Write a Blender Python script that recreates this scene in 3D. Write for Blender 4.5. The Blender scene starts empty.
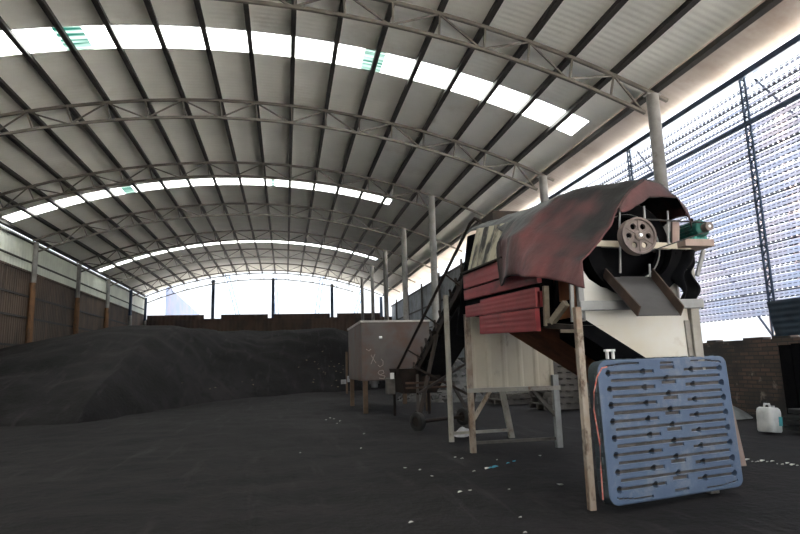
import bpy, bmesh, math, random
from math import sin, cos, tan, pi, radians, sqrt, hypot, atan2, floor
from mathutils import Vector, Matrix, noise
rnd = random.Random(7)
SC = bpy.context.scene
SKY_H, SKY_Z, SUN, EXPO = .70, 2.9, 68., 1.0
COL = SC.collection
V = Vector

# ------------------------------------------------------------------ camera
YAW, PITCH, ROLL, FOC, CAMZ = .1945, .1659, -.0288, 587.0, 1.2
FWD = V((sin(YAW)*cos(PITCH), cos(YAW)*cos(PITCH), sin(PITCH)))
_r0 = V((cos(YAW), -sin(YAW), 0)); _u0 = _r0.cross(FWD)
RGT = _r0*cos(ROLL) + _u0*sin(ROLL); UPV = -_r0*sin(ROLL) + _u0*cos(ROLL)
cam = bpy.data.cameras.new('camera'); camo = bpy.data.objects.new('camera', cam); COL.objects.link(camo)
m = Matrix((RGT, UPV, -FWD)).transposed().to_4x4(); m.translation = (0, 0, CAMZ)
camo.matrix_world = m
cam.sensor_fit = 'HORIZONTAL'; cam.sensor_width = 36; cam.lens = FOC/800*36
cam.clip_start = .05; cam.clip_end = 500
SC.camera = camo

def ray(x, y): return FWD + RGT*((x-400)/FOC) - UPV*((y-267)/FOC)
def W(x, y, Y):
    "world point seen at a photograph pixel when it lies at depth Y along the shed"
    v = ray(x, y); t = Y/v.y; return V((t*v.x, Y, CAMZ+t*v.z))
def WX(x, y, X):
    v = ray(x, y); t = X/v.x; return V((X, t*v.y, CAMZ+t*v.z))
def G(x, y, z=0):
    v = ray(x, y); t = (z-CAMZ)/v.z; return V((t*v.x, t*v.y, z))

# ------------------------------------------------------------------ materials
def nt(name):
    mt = bpy.data.materials.new(name); mt.use_nodes = True
    n = mt.node_tree.nodes; l = mt.node_tree.links
    return mt, n, l, n['Principled BSDF']
def coords(n, l, scale=(1, 1, 1)):
    tc = n.new('ShaderNodeTexCoord'); mp = n.new('ShaderNodeMapping'); mp.inputs['Scale'].default_value = scale
    l.new(tc.outputs['Object'], mp.inputs['Vector']); return mp.outputs['Vector']
def ramp(n, l, fac, a, b):
    r = n.new('ShaderNodeMapRange'); r.inputs['From Min'].default_value = a; r.inputs['From Max'].default_value = b
    l.new(fac, r.inputs['Value']); return r.outputs['Result']
def mix(n, l, fac, a, b):
    x = n.new('ShaderNodeMix'); x.data_type = 'RGBA'
    if isinstance(fac, float): x.inputs['Factor'].default_value = fac
    else: l.new(fac, x.inputs['Factor'])
    for s, c in ((6, a), (7, b)):
        if isinstance(c, tuple): x.inputs[s].default_value = (*c, 1)
        else: l.new(c, x.inputs[s])
    return x.outputs[2]
def nz(n, l, vec, scale, detail=4, rough=.6):
    t = n.new('ShaderNodeTexNoise'); t.inputs['Scale'].default_value = scale
    t.inputs['Detail'].default_value = detail; t.inputs['Roughness'].default_value = rough
    l.new(vec, t.inputs['Vector']); return t.outputs['Fac']
def pm(name, c1, c2, scale=3, lo=.4, hi=.65, rough=.7, metal=0., bump=0., bscale=30, stain=None, sscale=1.5, slo=.5, shi=.7,
       stretch=(1, 1, 1), wave=None, wdist=.01, spec=.3):
    mt, n, l, b = nt(name)
    v = coords(n, l, stretch)
    c = mix(n, l, ramp(n, l, nz(n, l, v, scale), lo, hi), c1, c2)
    if stain:
        c = mix(n, l, ramp(n, l, nz(n, l, v, sscale, 6, .7), slo, shi), c, stain)
    l.new(c, b.inputs['Base Color'])
    b.inputs['Roughness'].default_value = rough; b.inputs['Metallic'].default_value = metal
    b.inputs['Specular IOR Level'].default_value = spec
    last = None
    if bump:
        bp = n.new('ShaderNodeBump'); bp.inputs['Strength'].default_value = bump; bp.inputs['Distance'].default_value = .02
        l.new(nz(n, l, v, bscale), bp.inputs['Height']); last = bp
    if wave:
        ax, per = wave
        w = n.new('ShaderNodeTexWave'); w.bands_direction = ax; w.inputs['Scale'].default_value = 2*pi/(20*per)
        l.new(coords(n, l), w.inputs['Vector'])
        bp = n.new('ShaderNodeBump'); bp.inputs['Strength'].default_value = 1; bp.inputs['Distance'].default_value = wdist
        l.new(w.outputs['Fac'], bp.inputs['Height'])
        if last: l.new(last.outputs['Normal'], bp.inputs['Normal'])
        last = bp
    if last: l.new(last.outputs['Normal'], b.inputs['Normal'])
    return mt
def translucent(name, c, c2=None, amt=.7, scale=2, wave=None, stretch=(1, 1, 1)):
    mt = pm(name, c, c2 or c, scale, rough=.6, wave=wave, wdist=.02, stretch=stretch)
    n, l = mt.node_tree.nodes, mt.node_tree.links
    b = n['Principled BSDF']; t = n.new('ShaderNodeBsdfTranslucent')
    src = b.inputs['Base Color'].links[0].from_socket
    l.new(src, t.inputs['Color'])
    ms = n.new('ShaderNodeMixShader'); ms.inputs[0].default_value = amt
    l.new(b.outputs[0], ms.inputs[1]); l.new(t.outputs[0], ms.inputs[2])
    l.new(ms.outputs[0], n['Material Output'].inputs['Surface'])
    return mt

M = {}
def coal():
    mt, n, l, b = nt('coal_dust')
    v = coords(n, l)
    c = mix(n, l, ramp(n, l, nz(n, l, v, .35), .35, .7), (.0102, .0094, .0104), (.0175, .0161, .0175))
    c = mix(n, l, ramp(n, l, nz(n, l, coords(n, l, (1, .5, 1)), .11, 5, .6), .47, .66), c, (.029, .0268, .0286))
    c = mix(n, l, ramp(n, l, nz(n, l, v, 1.3, 6, .7), .5, .72), c, (.0080, .0074, .0081))
    c = mix(n, l, ramp(n, l, nz(n, l, coords(n, l, (3.2, .35, 1)), 1.2, 5, .65), .56, .70), c, (.029, .027, .0286))
    l.new(c, b.inputs['Base Color']); b.inputs['Roughness'].default_value = .88; b.inputs['Specular IOR Level'].default_value = .12
    bp = n.new('ShaderNodeBump'); bp.inputs['Strength'].default_value = .7; bp.inputs['Distance'].default_value = .04
    l.new(nz(n, l, v, 9, 6, .65), bp.inputs['Height']); l.new(bp.outputs[0], b.inputs['Normal'])
    return mt
M['coal'] = coal()
M['roof'] = pm('roof_sheet', (.84, .84, .77), (.76, .76, .69), .5, rough=.55, wave=('Y', .19), wdist=.005, stain=(.62, .58, .5), sscale=.35, slo=.55, shi=.8)
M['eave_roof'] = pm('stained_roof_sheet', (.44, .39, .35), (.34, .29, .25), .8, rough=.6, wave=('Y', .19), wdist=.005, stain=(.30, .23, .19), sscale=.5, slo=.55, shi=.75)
M['steel_dark'] = pm('dark_steel', (.035, .032, .03), (.06, .05, .045), 3, rough=.6)
M['purlin'] = pm('purlin_steel', (.022, .021, .02), (.036, .032, .029), 3, rough=.6)
M['truss'] = pm('truss_steel', (.095, .086, .073), (.13, .117, .10), 2, rough=.55)
M['column'] = pm('column_paint', (.24, .235, .225), (.17, .16, .15), 2, rough=.5, stain=(.11, .08, .055), sscale=3, slo=.6, shi=.75)
M['rust_post'] = pm('rusty_post', (.20, .10, .045), (.12, .062, .033), 2, rough=.75, stain=(.07, .05, .035), sscale=4, stretch=(1, 1, .4))
M['skylight'] = translucent('skylight_sheet', (.32, .34, .34), amt=.85)
M['green_sheet'] = translucent('green_patch_sheet', (.001, .009, .007), (.05, .07, .065), amt=.7, scale=1.6, stretch=(.25, 5, .25))
M['wall_up'] = translucent('wall_upper_sheet', (.60, .62, .56), (.5, .52, .48), amt=.10, scale=1, wave=('Y', .3))
M['wall_low'] = pm('wall_brown_sheet', (.125, .088, .066), (.082, .062, .05), 1.3, rough=.8, wave=('Y', .22), wdist=.03, stain=(.055, .047, .042), sscale=.7, stretch=(1, 1, .35))
M['wall_end'] = pm('end_wall_sheet', (.10, .068, .055), (.07, .052, .045), 1.2, rough=.8, wave=('X', .35), wdist=.03, stain=(.05, .045, .045), sscale=.6, stretch=(1, 1, .3))
M['wall_grey'] = pm('grey_wall_sheet', (.28, .30, .32), (.2, .215, .23), 1.2, rough=.6, wave=('Y', .3), wdist=.03, stain=(.11, .11, .11), sscale=.8)
M['slat'] = translucent('slat_sheet', (.23, .28, .40), (.30, .295, .36), amt=.24, scale=.6)
M['wire'] = pm('slat_edge_wire', (.08, .095, .14), (.055, .062, .085), 3, rough=.6)
M['post_blue'] = pm('blue_grey_post', (.045, .075, .13), (.03, .045, .08), 3, rough=.5)
M['pale_post'] = pm('pale_pink_post', (.62, .52, .48), (.55, .47, .44), 3, rough=.7)
M['outside'] = pm('outside_concrete', (.46, .44, .42), (.38, .37, .35), .4, rough=.9)
M['tank_leg'] = pm('brown_leg', (.13, .085, .055), (.09, .06, .042), 4, rough=.8)
M['tray'] = pm('rusty_tray', (.085, .048, .032), (.05, .032, .024), 5, rough=.8)
M['cream'] = pm('cream_sheet', (.62, .57, .46), (.52, .46, .36), 1.4, rough=.5, stain=(.14, .09, .05), sscale=2.2, slo=.6, shi=.8, stretch=(1, 1, .4))
M['dirty_cream'] = pm('sooty_cream_sheet', (.36, .33, .25), (.03, .028, .026), 4, .42, .58, rough=.7, stretch=(1, 1, .3))
M['white'] = pm('white_panel', (.72, .71, .67), (.68, .63, .52), 1.3, rough=.4, stain=(.35, .27, .17), sscale=1.6, slo=.62, shi=.85)
M['frame'] = pm('worn_white_frame', (.36, .34, .30), (.27, .25, .22), 5, rough=.6, stain=(.16, .09, .05), sscale=5, slo=.58, shi=.7)
M['rusty_frame'] = pm('rusty_frame', (.36, .31, .26), (.25, .175, .125), 5, .42, .62, rough=.75, stain=(.075, .04, .026), sscale=6, slo=.50, shi=.64, stretch=(1, 1, .5))
M['grey_frame'] = pm('grey_metal_frame', (.33, .34, .34), (.25, .25, .25), 4, rough=.5, stain=(.12, .1, .08), sscale=5, slo=.6, shi=.75)
M['red'] = pm('red_box_paint', (.26, .034, .040), (.19, .027, .032), 2, rough=.5, stain=(.06, .02, .02), sscale=1.6, slo=.55, shi=.75, stretch=(1, 1, 2.2))
M['soot_shade'] = pm('soot_shade_black', (.003, .0032, .0042), (.0055, .0055, .006), 5, rough=.9, spec=.06)  # black for sooty parts, and for shade inside the drum and pallet holes
M['rubber'] = pm('black_rubber', (.016, .016, .017), (.028, .027, .027), 4, rough=.75, bump=.3)
M['tyre'] = pm('worn_tyre', (.03, .029, .028), (.02, .019, .019), 6, rough=.85, bump=.3)
M['rust'] = pm('rust_plate', (.26, .105, .05), (.16, .065, .034), 2.5, rough=.8, stain=(.035, .022, .017), sscale=1.4, slo=.5, shi=.75)
M['rust_dark'] = pm('dark_rusty_steel', (.028, .018, .014), (.016, .012, .010), 5, rough=.8)
M['chute_floor'] = pm('chute_sheet', (.085, .083, .087), (.06, .058, .06), 3, rough=.55, metal=.2)
M['chute_side'] = pm('chute_side', (.075, .048, .036), (.05, .034, .027), 5, rough=.7)
M['pulley'] = pm('pulley_iron', (.16, .13, .12), (.125, .10, .092), 8, rough=.65)
M['motor'] = pm('green_motor_paint', (.012, .12, .10), (.02, .05, .045), 9, rough=.5)
M['motor_light'] = pm('teal_motor_foot', (.05, .30, .26), (.04, .22, .19), 9, rough=.5)
M['tank'] = pm('grey_tank_steel', (.125, .11, .105), (.095, .083, .08), 1.2, rough=.6, stain=(.125, .06, .038), sscale=1.5, slo=.44, shi=.75)
M['tank_rim'] = pm('tank_rim', (.5, .48, .46), (.4, .38, .36), 4, rough=.6)
M['chalk'] = pm('chalk_mark', (.42, .36, .34), (.34, .28, .26), 20, rough=.9)
M['tag'] = pm('white_tag', (.85, .85, .85), (.8, .8, .8), 3, rough=.5)
M['pallet'] = pm('blue_plastic', (.092, .132, .21), (.112, .150, .226), 4, rough=.45, stain=(.20, .225, .265), sscale=4, slo=.52, shi=.75, bump=.08)
M['pallet_side'] = pm('dark_side_plastic', (.045, .06, .065), (.06, .08, .10), 8, rough=.7)  # darker green-grey for the pallet's sides and back
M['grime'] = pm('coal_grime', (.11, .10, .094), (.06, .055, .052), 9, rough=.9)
M['wood_pink'] = pm('weathered_board', (.33, .25, .22), (.26, .19, .165), 6, rough=.8, stretch=(1, 1, .3))
M['wood_grey'] = pm('grey_timber', (.115, .105, .095), (.07, .062, .056), 5, rough=.85)
M['wood_light'] = pm('pale_timber', (.30, .26, .20), (.21, .17, .125), 6, rough=.8)
M['can'] = pm('white_plastic_can', (.50, .51, .51), (.38, .39, .39), 5, rough=.45, stain=(.35, .33, .32), sscale=5, slo=.6, shi=.8)
M['label_teal'] = pm('teal_label', (.05, .28, .32), (.05, .22, .27), 8, rough=.5)
M['cable'] = pm('red_cable', (.50, .12, .09), (.55, .30, .25), 30, rough=.5)
M['paper'] = pm('pale_scrap', (.62, .62, .58), (.5, .5, .45), 10, rough=.8)
M['leaf'] = pm('yellow_scrap', (.45, .40, .22), (.36, .32, .2), 10, rough=.8)
M['blue_scrap'] = pm('blue_scrap', (.02, .28, .42), (.03, .22, .34), 10, rough=.6)
M['rag'] = pm('grey_rag', (.42, .42, .45), (.3, .3, .33), 6, rough=.9)
M['board_blue'] = pm('dark_blue_board', (.022, .038, .058), (.016, .026, .04), 3, rough=.6, wave=('Z', .12), wdist=.01)
M['bag'] = pm('dusty_plastic_sheet', (.13, .14, .14), (.08, .085, .085), 4, rough=.6)
M['rubble'] = pm('rubble', (.10, .098, .096), (.05, .049, .048), 4, rough=.9)

def brick():
    mt, n, l, b = nt('old_brick')
    tc = n.new('ShaderNodeTexCoord'); sp = n.new('ShaderNodeSeparateXYZ'); cb = n.new('ShaderNodeCombineXYZ')
    l.new(tc.outputs['Object'], sp.inputs[0]); l.new(sp.outputs['Y'], cb.inputs['X']); l.new(sp.outputs['Z'], cb.inputs['Y'])
    t = n.new('ShaderNodeTexBrick'); t.inputs['Scale'].default_value = 1
    t.inputs['Brick Width'].default_value = .26; t.inputs['Row Height'].default_value = .085; t.inputs['Mortar Size'].default_value = .012
    t.inputs['Color1'].default_value = (.10, .062, .05, 1); t.inputs['Color2'].default_value = (.05, .04, .034, 1); t.inputs['Mortar'].default_value = (.035, .032, .03, 1)
    l.new(cb.outputs[0], t.inputs['Vector'])
    c = mix(n, l, ramp(n, l, nz(n, l, coords(n, l), 1.1, 5), .45, .62), t.outputs['Color'], (.03, .028, .028))
    c = mix(n, l, ramp(n, l, nz(n, l, coords(n, l), 3.1, 5), .60, .72), c, (.24, .21, .17))
    l.new(c, b.inputs['Base Color']); b.inputs['Roughness'].default_value = .9
    bp = n.new('ShaderNodeBump'); bp.inputs['Distance'].default_value = .02; l.new(t.outputs['Fac'], bp.inputs['Height']); bp.invert = True
    l.new(bp.outputs[0], b.inputs['Normal']); return mt
M['brick'] = brick()
def tarp_mat():
    mt, n, l, b = nt('dusty_red_tarpaulin')
    tc = n.new('ShaderNodeTexCoord'); sp = n.new('ShaderNodeSeparateXYZ'); l.new(tc.outputs['Object'], sp.inputs[0])
    v = coords(n, l)
    f = nz(n, l, coords(n, l, (.6, 1.8, .3)), 1.5, 3, .5)  # tall streaks also put dark fold hollows into the colour
    g = ramp(n, l, sp.outputs['Y'], -1.6, .9)          # coal dust has gathered towards the feed end
    ge = n.new('ShaderNodeNewGeometry'); s2 = n.new('ShaderNodeSeparateXYZ'); l.new(ge.outputs['Normal'], s2.inputs[0])
    ab = n.new('ShaderNodeMath'); ab.operation = 'ABSOLUTE'; l.new(s2.outputs['Z'], ab.inputs[0])
    up = ramp(n, l, ab.outputs[0], .35, .95)           # and has settled on the parts that lie flat
    a0 = n.new('ShaderNodeMath'); a0.operation = 'MULTIPLY_ADD'; a0.inputs[1].default_value = .30; l.new(up, a0.inputs[0]); l.new(f, a0.inputs[2])
    a = n.new('ShaderNodeMath'); a.operation = 'MULTIPLY_ADD'; a.inputs[1].default_value = .36
    l.new(g, a.inputs[0]); l.new(a0.outputs[0], a.inputs[2])
    fac = ramp(n, l, a.outputs[0], .42, .80)
    red = mix(n, l, ramp(n, l, nz(n, l, v, 5, 4), .4, .7), (.150, .046, .048), (.105, .036, .039))
    c = mix(n, l, fac, red, (.013, .0128, .0140))
    l.new(c, b.inputs['Base Color']); b.inputs['Roughness'].default_value = .6; b.inputs['Specular IOR Level'].default_value = .3
    bp = n.new('ShaderNodeBump'); bp.inputs['Strength'].default_value = .4; bp.inputs['Distance'].default_value = .03
    l.new(nz(n, l, v, 7, 5), bp.inputs['Height']); l.new(bp.outputs[0], b.inputs['Normal'])
    return mt
M['tarp'] = tarp_mat()

# ------------------------------------------------------------------ mesh builder
def org(o):
    p = V((0, 0, 0))
    while o is not None: p += o.location; o = o.parent
    return p
class MB:
    def __init__(s): s.v = []; s.f = []; s.mi = []
    def add(s, vs, fs, mi=0):
        k = len(s.v); s.v += [V(a) for a in vs]
        for f in fs: s.f.append(tuple(k+i for i in f)); s.mi.append(mi)
        return s
    def box(s, a, b, mi=0):
        x0, y0, z0 = (min(a[i], b[i]) for i in range(3)); x1, y1, z1 = (max(a[i], b[i]) for i in range(3))
        return s.add([(x0,y0,z0),(x1,y0,z0),(x1,y1,z0),(x0,y1,z0),(x0,y0,z1),(x1,y0,z1),(x1,y1,z1),(x0,y1,z1)],
                     [(0,3,2,1),(4,5,6,7),(0,1,5,4),(1,2,6,5),(2,3,7,6),(3,0,4,7)], mi)
    def hexa(s, c, mi=0):
        return s.add(c, [(0,3,2,1),(4,5,6,7),(0,1,5,4),(1,2,6,5),(2,3,7,6),(3,0,4,7)], mi)
    def bar(s, p, q, w, h=None, up=(0, 0, 1), mi=0):
        p, q = V(p), V(q); h = h or w; d = (q-p).normalized(); u = V(up)
        if abs(d.dot(u)) > .98: u = V((0, 1, 0))
        sd = d.cross(u).normalized(); u = sd.cross(d).normalized()
        c = []
        for e in (p, q):
            for a, b in ((-1,-1),(1,-1),(1,1),(-1,1)): c.append(e+sd*(a*w/2)+u*(b*h/2))
        return s.add(c, [(0,3,2,1),(4,5,6,7),(0,1,5,4),(1,2,6,5),(2,3,7,6),(3,0,4,7)], mi)
    def path(s, pts, w, h, up=(0, 0, 1), closed=False):
        pts = [V(p) for p in pts]; n = len(pts); c = []
        for i, p in enumerate(pts):
            d = (pts[min(i+1, n-1)]-pts[max(i-1, 0)]).normalized(); sd = d.cross(V(up)).normalized(); u = sd.cross(d)
            for a, b in ((-1,-1),(1,-1),(1,1),(-1,1)): c.append(p+sd*(a*w/2)+u*(b*h/2))
        f = [(0,1,2,3), (4*n-1, 4*n-2, 4*n-3, 4*n-4)]
        for i in range(n-1):
            for k in range(4): f.append((4*i+k, 4*i+4+k, 4*i+4+(k+1) % 4, 4*i+(k+1) % 4))
        return s.add(c, f)
    def tube(s, pts, r, n=12, cap=True, mi=0):
        pts = [V(p) for p in pts]; m_ = len(pts); c = []
        rs = r if isinstance(r, (list, tuple)) else [r]*m_
        d0 = (pts[1]-pts[0]).normalized(); u = V((0,0,1)) if abs(d0.z) < .9 else V((1,0,0))
        for i, p in enumerate(pts):
            d = (pts[min(i+1, m_-1)]-pts[max(i-1, 0)]).normalized(); sd = d.cross(u).normalized(); u2 = sd.cross(d)
            for k in range(n):
                a = 2*pi*k/n; c.append(p+(sd*cos(a)+u2*sin(a))*rs[i])
        f = []
        for i in range(m_-1):
            for k in range(n): f.append((i*n+k, i*n+(k+1) % n, (i+1)*n+(k+1) % n, (i+1)*n+k))
        if cap: f += [tuple(range(n-1, -1, -1)), tuple(range((m_-1)*n, m_*n))]
        return s.add(c, f, mi)
    def lathe(s, c, axis, prof, n=28, mi=0):
        "prof: (distance along axis, radius) pairs"
        c, d = V(c), V(axis).normalized(); u = V((0,0,1)) if abs(d.z) < .9 else V((1,0,0))
        sd = d.cross(u).normalized(); u = sd.cross(d); vs = []; fs = []
        for t, r in prof:
            for k in range(n):
                a = 2*pi*k/n; vs.append(c+d*t+(sd*cos(a)+u*sin(a))*r)
        for i in range(len(prof)-1):
            for k in range(n): fs.append((i*n+k, i*n+(k+1) % n, (i+1)*n+(k+1) % n, (i+1)*n+k))
        return s.add(vs, fs, mi)
    def prism(s, poly, off, mi=0):
        n = len(poly); a = [V(p) for p in poly]; b = [p+V(off) for p in a]
        return s.add(a+b, [tuple(range(n-1, -1, -1)), tuple(range(n, 2*n))]+[(i, (i+1) % n, n+(i+1) % n, n+i) for i in range(n)], mi)
    def grid(s, fn, nu, nv, mi=0):
        vs = [fn(i/nu, j/nv) for i in range(nu+1) for j in range(nv+1)]
        return s.add(vs, [(i*(nv+1)+j, (i+1)*(nv+1)+j, (i+1)*(nv+1)+j+1, i*(nv+1)+j+1) for i in range(nu) for j in range(nv)], mi)
    def build(s, name, mat, parent=None, loc=None, smooth=False, bevel=0, solid=0, recalc=True):
        me = bpy.data.meshes.new(name); o = bpy.data.objects.new(name, me); COL.objects.link(o)
        if parent is not None: o.parent = parent; o.location = (0, 0, 0); base = org(parent)
        else:
            base = V(loc) if loc is not None else V((0, 0, 0)); o.location = base
        me.from_pydata([tuple(p-base) for p in s.v], [], s.f)
        mats = mat if isinstance(mat, (list, tuple)) else [mat]
        for k in mats: me.materials.append(k)
        me.polygons.foreach_set('material_index', s.mi)
        if recalc:
            bm = bmesh.new(); bm.from_mesh(me); bmesh.ops.recalc_face_normals(bm, faces=bm.faces); bm.to_mesh(me); bm.free()
        if smooth:
            me.polygons.foreach_set('use_smooth', [True]*len(me.polygons))
            try: me.set_sharp_from_angle(angle=radians(40))
            except Exception: pass
        if solid:
            md = o.modifiers.new('thickness', 'SOLIDIFY'); md.thickness = solid; md.offset = 0
        if bevel:
            md = o.modifiers.new('edge', 'BEVEL'); md.width = bevel; md.segments = 2; md.limit_method = 'ANGLE'
        me.update(); return o
def tag(o, label, cat, group=None, kind=None):
    o['label'] = label; o['category'] = cat
    if group: o['group'] = group
    if kind: o['kind'] = kind
    return o
def thing(name, label, cat, loc, group=None):
    o = bpy.data.objects.new(name, None); COL.objects.link(o); o.location = loc; o.empty_display_size = .1
    return tag(o, label, cat, group)
def struct(o, label=None, cat=None):
    o['kind'] = 'structure'
    if label: o['label'] = label
    if cat: o['category'] = cat
    return o
def copy_tree(o, parent=None):
    c = o.copy(); COL.objects.link(c)
    if parent is not None: c.parent = parent
    for ch in list(o.children): copy_tree(ch, c)
    return c
ORD = ['first', 'second', 'third', 'fourth', 'fifth', 'sixth', 'seventh', 'eighth', 'ninth', 'tenth', 'eleventh', 'twelfth',
       'thirteenth', 'fourteenth', 'fifteenth', 'sixteenth', 'seventeenth', 'eighteenth', 'nineteenth', 'twentieth', 'twenty first']

# ------------------------------------------------------------------ shed geometry
XC, ZC, RAD = -1.61, -18.19+CAMZ, 26.80            # arc of the truss top chords
XL, XR = -12.06, 9.72
def arc(a, r=RAD): return V((XC+r*sin(radians(a)), 0, ZC+r*cos(radians(a))))
def ang(X): return math.degrees(math.asin((X-XC)/RAD))
YT = dict(A=12.13, B=18.49, C=24.37, D=30.69, E=36.85, F=42.75, G=48.71, H=53.74)
XI, XO = 6.30, 8.85
Y0, Y1 = -8.0, 54.2
AL, AE, AR = -23.2, 22.95, 25.15
RS = RAD+.20                                        # roof sheet radius

def arcgrid(a0, a1, y0, y1, r, step=.8):
    na = max(1, int(abs(a1-a0)/step)); mb = MB()
    def fn(u, v):
        p = arc(a0+(a1-a0)*u, r); p.y = y0+(y1-y0)*v; return p
    return mb.grid(fn, na, max(1, int((y1-y0)/3)))
# roof: bands of sheet between the skylight strips
SKY = [(1.9, 2.9, -23.2, 22.3), (14.70, 15.78, -23.2, 22.2), (27.20, 28.15, -22.5, 14.3), (40.9, 41.5, -22.9, 17.3)]
mb = MB(); y = Y0
for (a, b, l0, l1) in SKY:
    g = arcgrid(AL, AE, y, a, RS); mb.add(g.v, g.f)
    if l0 > AL: g = arcgrid(AL, l0, a, b, RS, .4); mb.add(g.v, g.f)
    g = arcgrid(l1, AE, a, b, RS, .4); mb.add(g.v, g.f); y = b
g = arcgrid(AL, AE, y, Y1, RS); mb.add(g.v, g.f)
struct(mb.build('ceiling', M['roof'], smooth=True), 'curved pale grey corrugated roof over the shed', 'roof')
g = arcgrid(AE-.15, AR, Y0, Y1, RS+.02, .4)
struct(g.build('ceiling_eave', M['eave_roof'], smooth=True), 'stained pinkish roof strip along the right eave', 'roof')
names = ['near', 'first', 'second', 'far']
for k, (a, b, l0, l1) in enumerate(SKY):
    mb = MB(); gr = MB()
    cuts = [(-8.8, -7.35), (7.9, 9.15)] if k == 1 else ([(-12.2, -11.2), (1.9, 2.3)] if k == 2 else [])
    s = l0
    for c0, c1 in cuts:
        g = arcgrid(s, c0, a, b, RS, .5); mb.add(g.v, g.f)
        g = arcgrid(c0, c1, a, b, RS, .1); gr.add(g.v, g.f); s = c1
    g = arcgrid(s, l1, a, b, RS, .5); mb.add(g.v, g.f)
    o = struct(mb.build('window_%d' % (k+1), M['skylight'], smooth=True), 'white translucent skylight strip across the roof, %s one' % names[k], 'skylight')
    if cuts: gr.build('green_patch', M['green_sheet'], o)

# purlins
PA = [1.35+2.42*k for k in range(-10, 10)]
for i, a in enumerate(PA):
    p = arc(a, RAD+.1); up = V((sin(radians(a)), 0, cos(radians(a))))
    mb = MB(); mb.bar((p.x, Y0, p.z), (p.x, Y1, p.z), .10, .19, up)
    q = p+up*-.08; sd = V((up.z, 0, -up.x))
    mb.bar((q.x+sd.x*.05, Y0, q.z+sd.z*.05), (q.x+sd.x*.05, Y1, q.z+sd.z*.05), .05, .015, up)
    k = len(PA)-1-i
    lab = ('long dark roof purlin running down the shed, %s from the right eave' % ORD[k]) if k < 10 else ('long dark roof purlin running down the shed, %s from the left wall' % ORD[i])
    tag(mb.build('roof_purlin', M['purlin'], loc=(p.x, Y0, p.z)), lab, 'purlin', 'roof purlins')

# trusses
DEP = .62
def truss(key, k):
    Y = YT[key]; xr = XO if key in 'AB' else XI
    xe = xr+.42 if key in 'AB' else 9.6
    if key == 'H': xe = 8.7
    al, ar, ae = ang(XL), ang(xr), ang(xe)
    lab = 'arched steel lattice roof truss, ' + ('nearest to the camera, cut by the top edge' if k == 0 else '%s from the front' % ORD[k] if k < 7 else 'farthest, against the bright end opening')
    t = thing('roof_truss', lab, 'truss', (0, Y, arc(0).z), 'arched roof trusses')
    def pts(a0, a1, r, n=44):
        o = []
        for i in range(n+1):
            p = arc(a0+(a1-a0)*i/n, r); p.y = Y; o.append(p)
        return o
    MB().path(pts(al, ae, RAD-.035), .08, .08, (0, 1, 0)).build('top_chord', M['truss'], t)
    MB().path(pts(al, ar, RAD-DEP), .075, .075, (0, 1, 0)).build('bottom_chord', M['truss'], t)
    nodes = [a for a in PA if al+.4 < a < ar-.2]
    for i, a in enumerate(nodes):
        p, q = arc(a, RAD-.02), arc(a+.15, RAD-DEP+.02); p.y = q.y = Y
        MB().bar(p, q, .045, .045, (0, 1, 0)).build('vertical_strut', M['truss'], t)
    seq = [al+.25]+nodes+[ar-.1]
    for i in range(len(seq)-1):
        a0, a1 = seq[i], seq[i+1]
        top_first = (i % 2 == 0)
        p = arc(a0, RAD-.04 if top_first else RAD-DEP); q = arc(a1, RAD-DEP if top_first else RAD-.04); p.y = q.y = Y
        MB().bar(p, q, .04, .04, (0, 1, 0)).build('diagonal_strut', M['truss'], t)
for k, key in enumerate('ABCDEFGH'): truss(key, k)

# columns on the right
def column(x, y, ztop, r, lab, mat, grp, foot=0.0):
    t = thing('steel_column', lab, 'column', (x, y, foot), grp)
    MB().tube([(x, y, foot), (x, y, ztop)], r, 20).build('shaft', mat, t, smooth=True)
    MB().box((x-.2, y-.2, foot-.02), (x+.2, y+.2, foot+.025)).build('base_plate', mat, t)
    MB().box((x-r-.05, y-.09, ztop-.02), (x+r+.05, y+.09, ztop+.015)).build('cap_plate', mat, t)
    return t
for k, key in enumerate('AB'):
    column(XO, YT[key], arc(ang(XO)).z-.09, .145, ['round grey column rising behind the tarpaulin, in front of the slatted wall', 'round grey column standing past the machine, under the second truss'][k], M['column'], 'right hand columns')
for k, key in enumerate('CDEFG'):
    column(XI, YT[key], arc(ang(XI)).z-.09, .15 if k < 3 else .13, 'tall round grey column in the row behind the tank, %s from the front' % ORD[k], M['column'], 'right hand columns')
# left wall columns
for k, key in enumerate(['C', 'D', 'E', 'F', 'G', 'H']):
    t = thing('wall_post', 'post on the left wall with rusty lower half, ' + ('just outside the frame' if k == 0 else '%s from the left edge' % ORD[k-1]), 'column', (XL+.17, YT[key], 0), 'left wall posts')
    x = XL+.17; zt = arc(ang(XL)).z-.1
    lowm = M['rust_post'] if key in 'CDEF' else M['column']
    MB().tube([(x, YT[key], 0), (x+rnd.uniform(-.03, .03), YT[key], 5.6)], [.155, .14], 14).build('lower_shaft', lowm, t, smooth=True)
    MB().tube([(x, YT[key], 5.55), (x, YT[key], zt)], .115, 14).build('upper_shaft', M['column'] if key in 'CDEF' else M['post_blue'], t, smooth=True)

# left wall
struct(MB().box((XL-.06, Y0, 5.98), (XL-.02, Y1, 7.66)).build('wall_left', M['wall_up']), 'pale ribbed sheeting on the upper left wall', 'wall')
struct(MB().box((XL-.06, Y0, 0), (XL, Y1, 6.08)).build('wall_left_lower', M['wall_low']), 'brown ribbed sheeting on the lower left wall', 'wall')
for i, (z, w) in enumerate(((7.50, .07), (6.58, .07), (6.08, .10), (4.92, .09), (3.92, .09), (2.6, .09))):
    struct(MB().box((XL-.01, Y0, z-w/2), (XL+.06, Y1, z+w/2)).build('trim_%d' % (i+1), M['wall_low'] if i == 2 else M['purlin']), 'horizontal rail on the left wall', 'rail')
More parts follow.
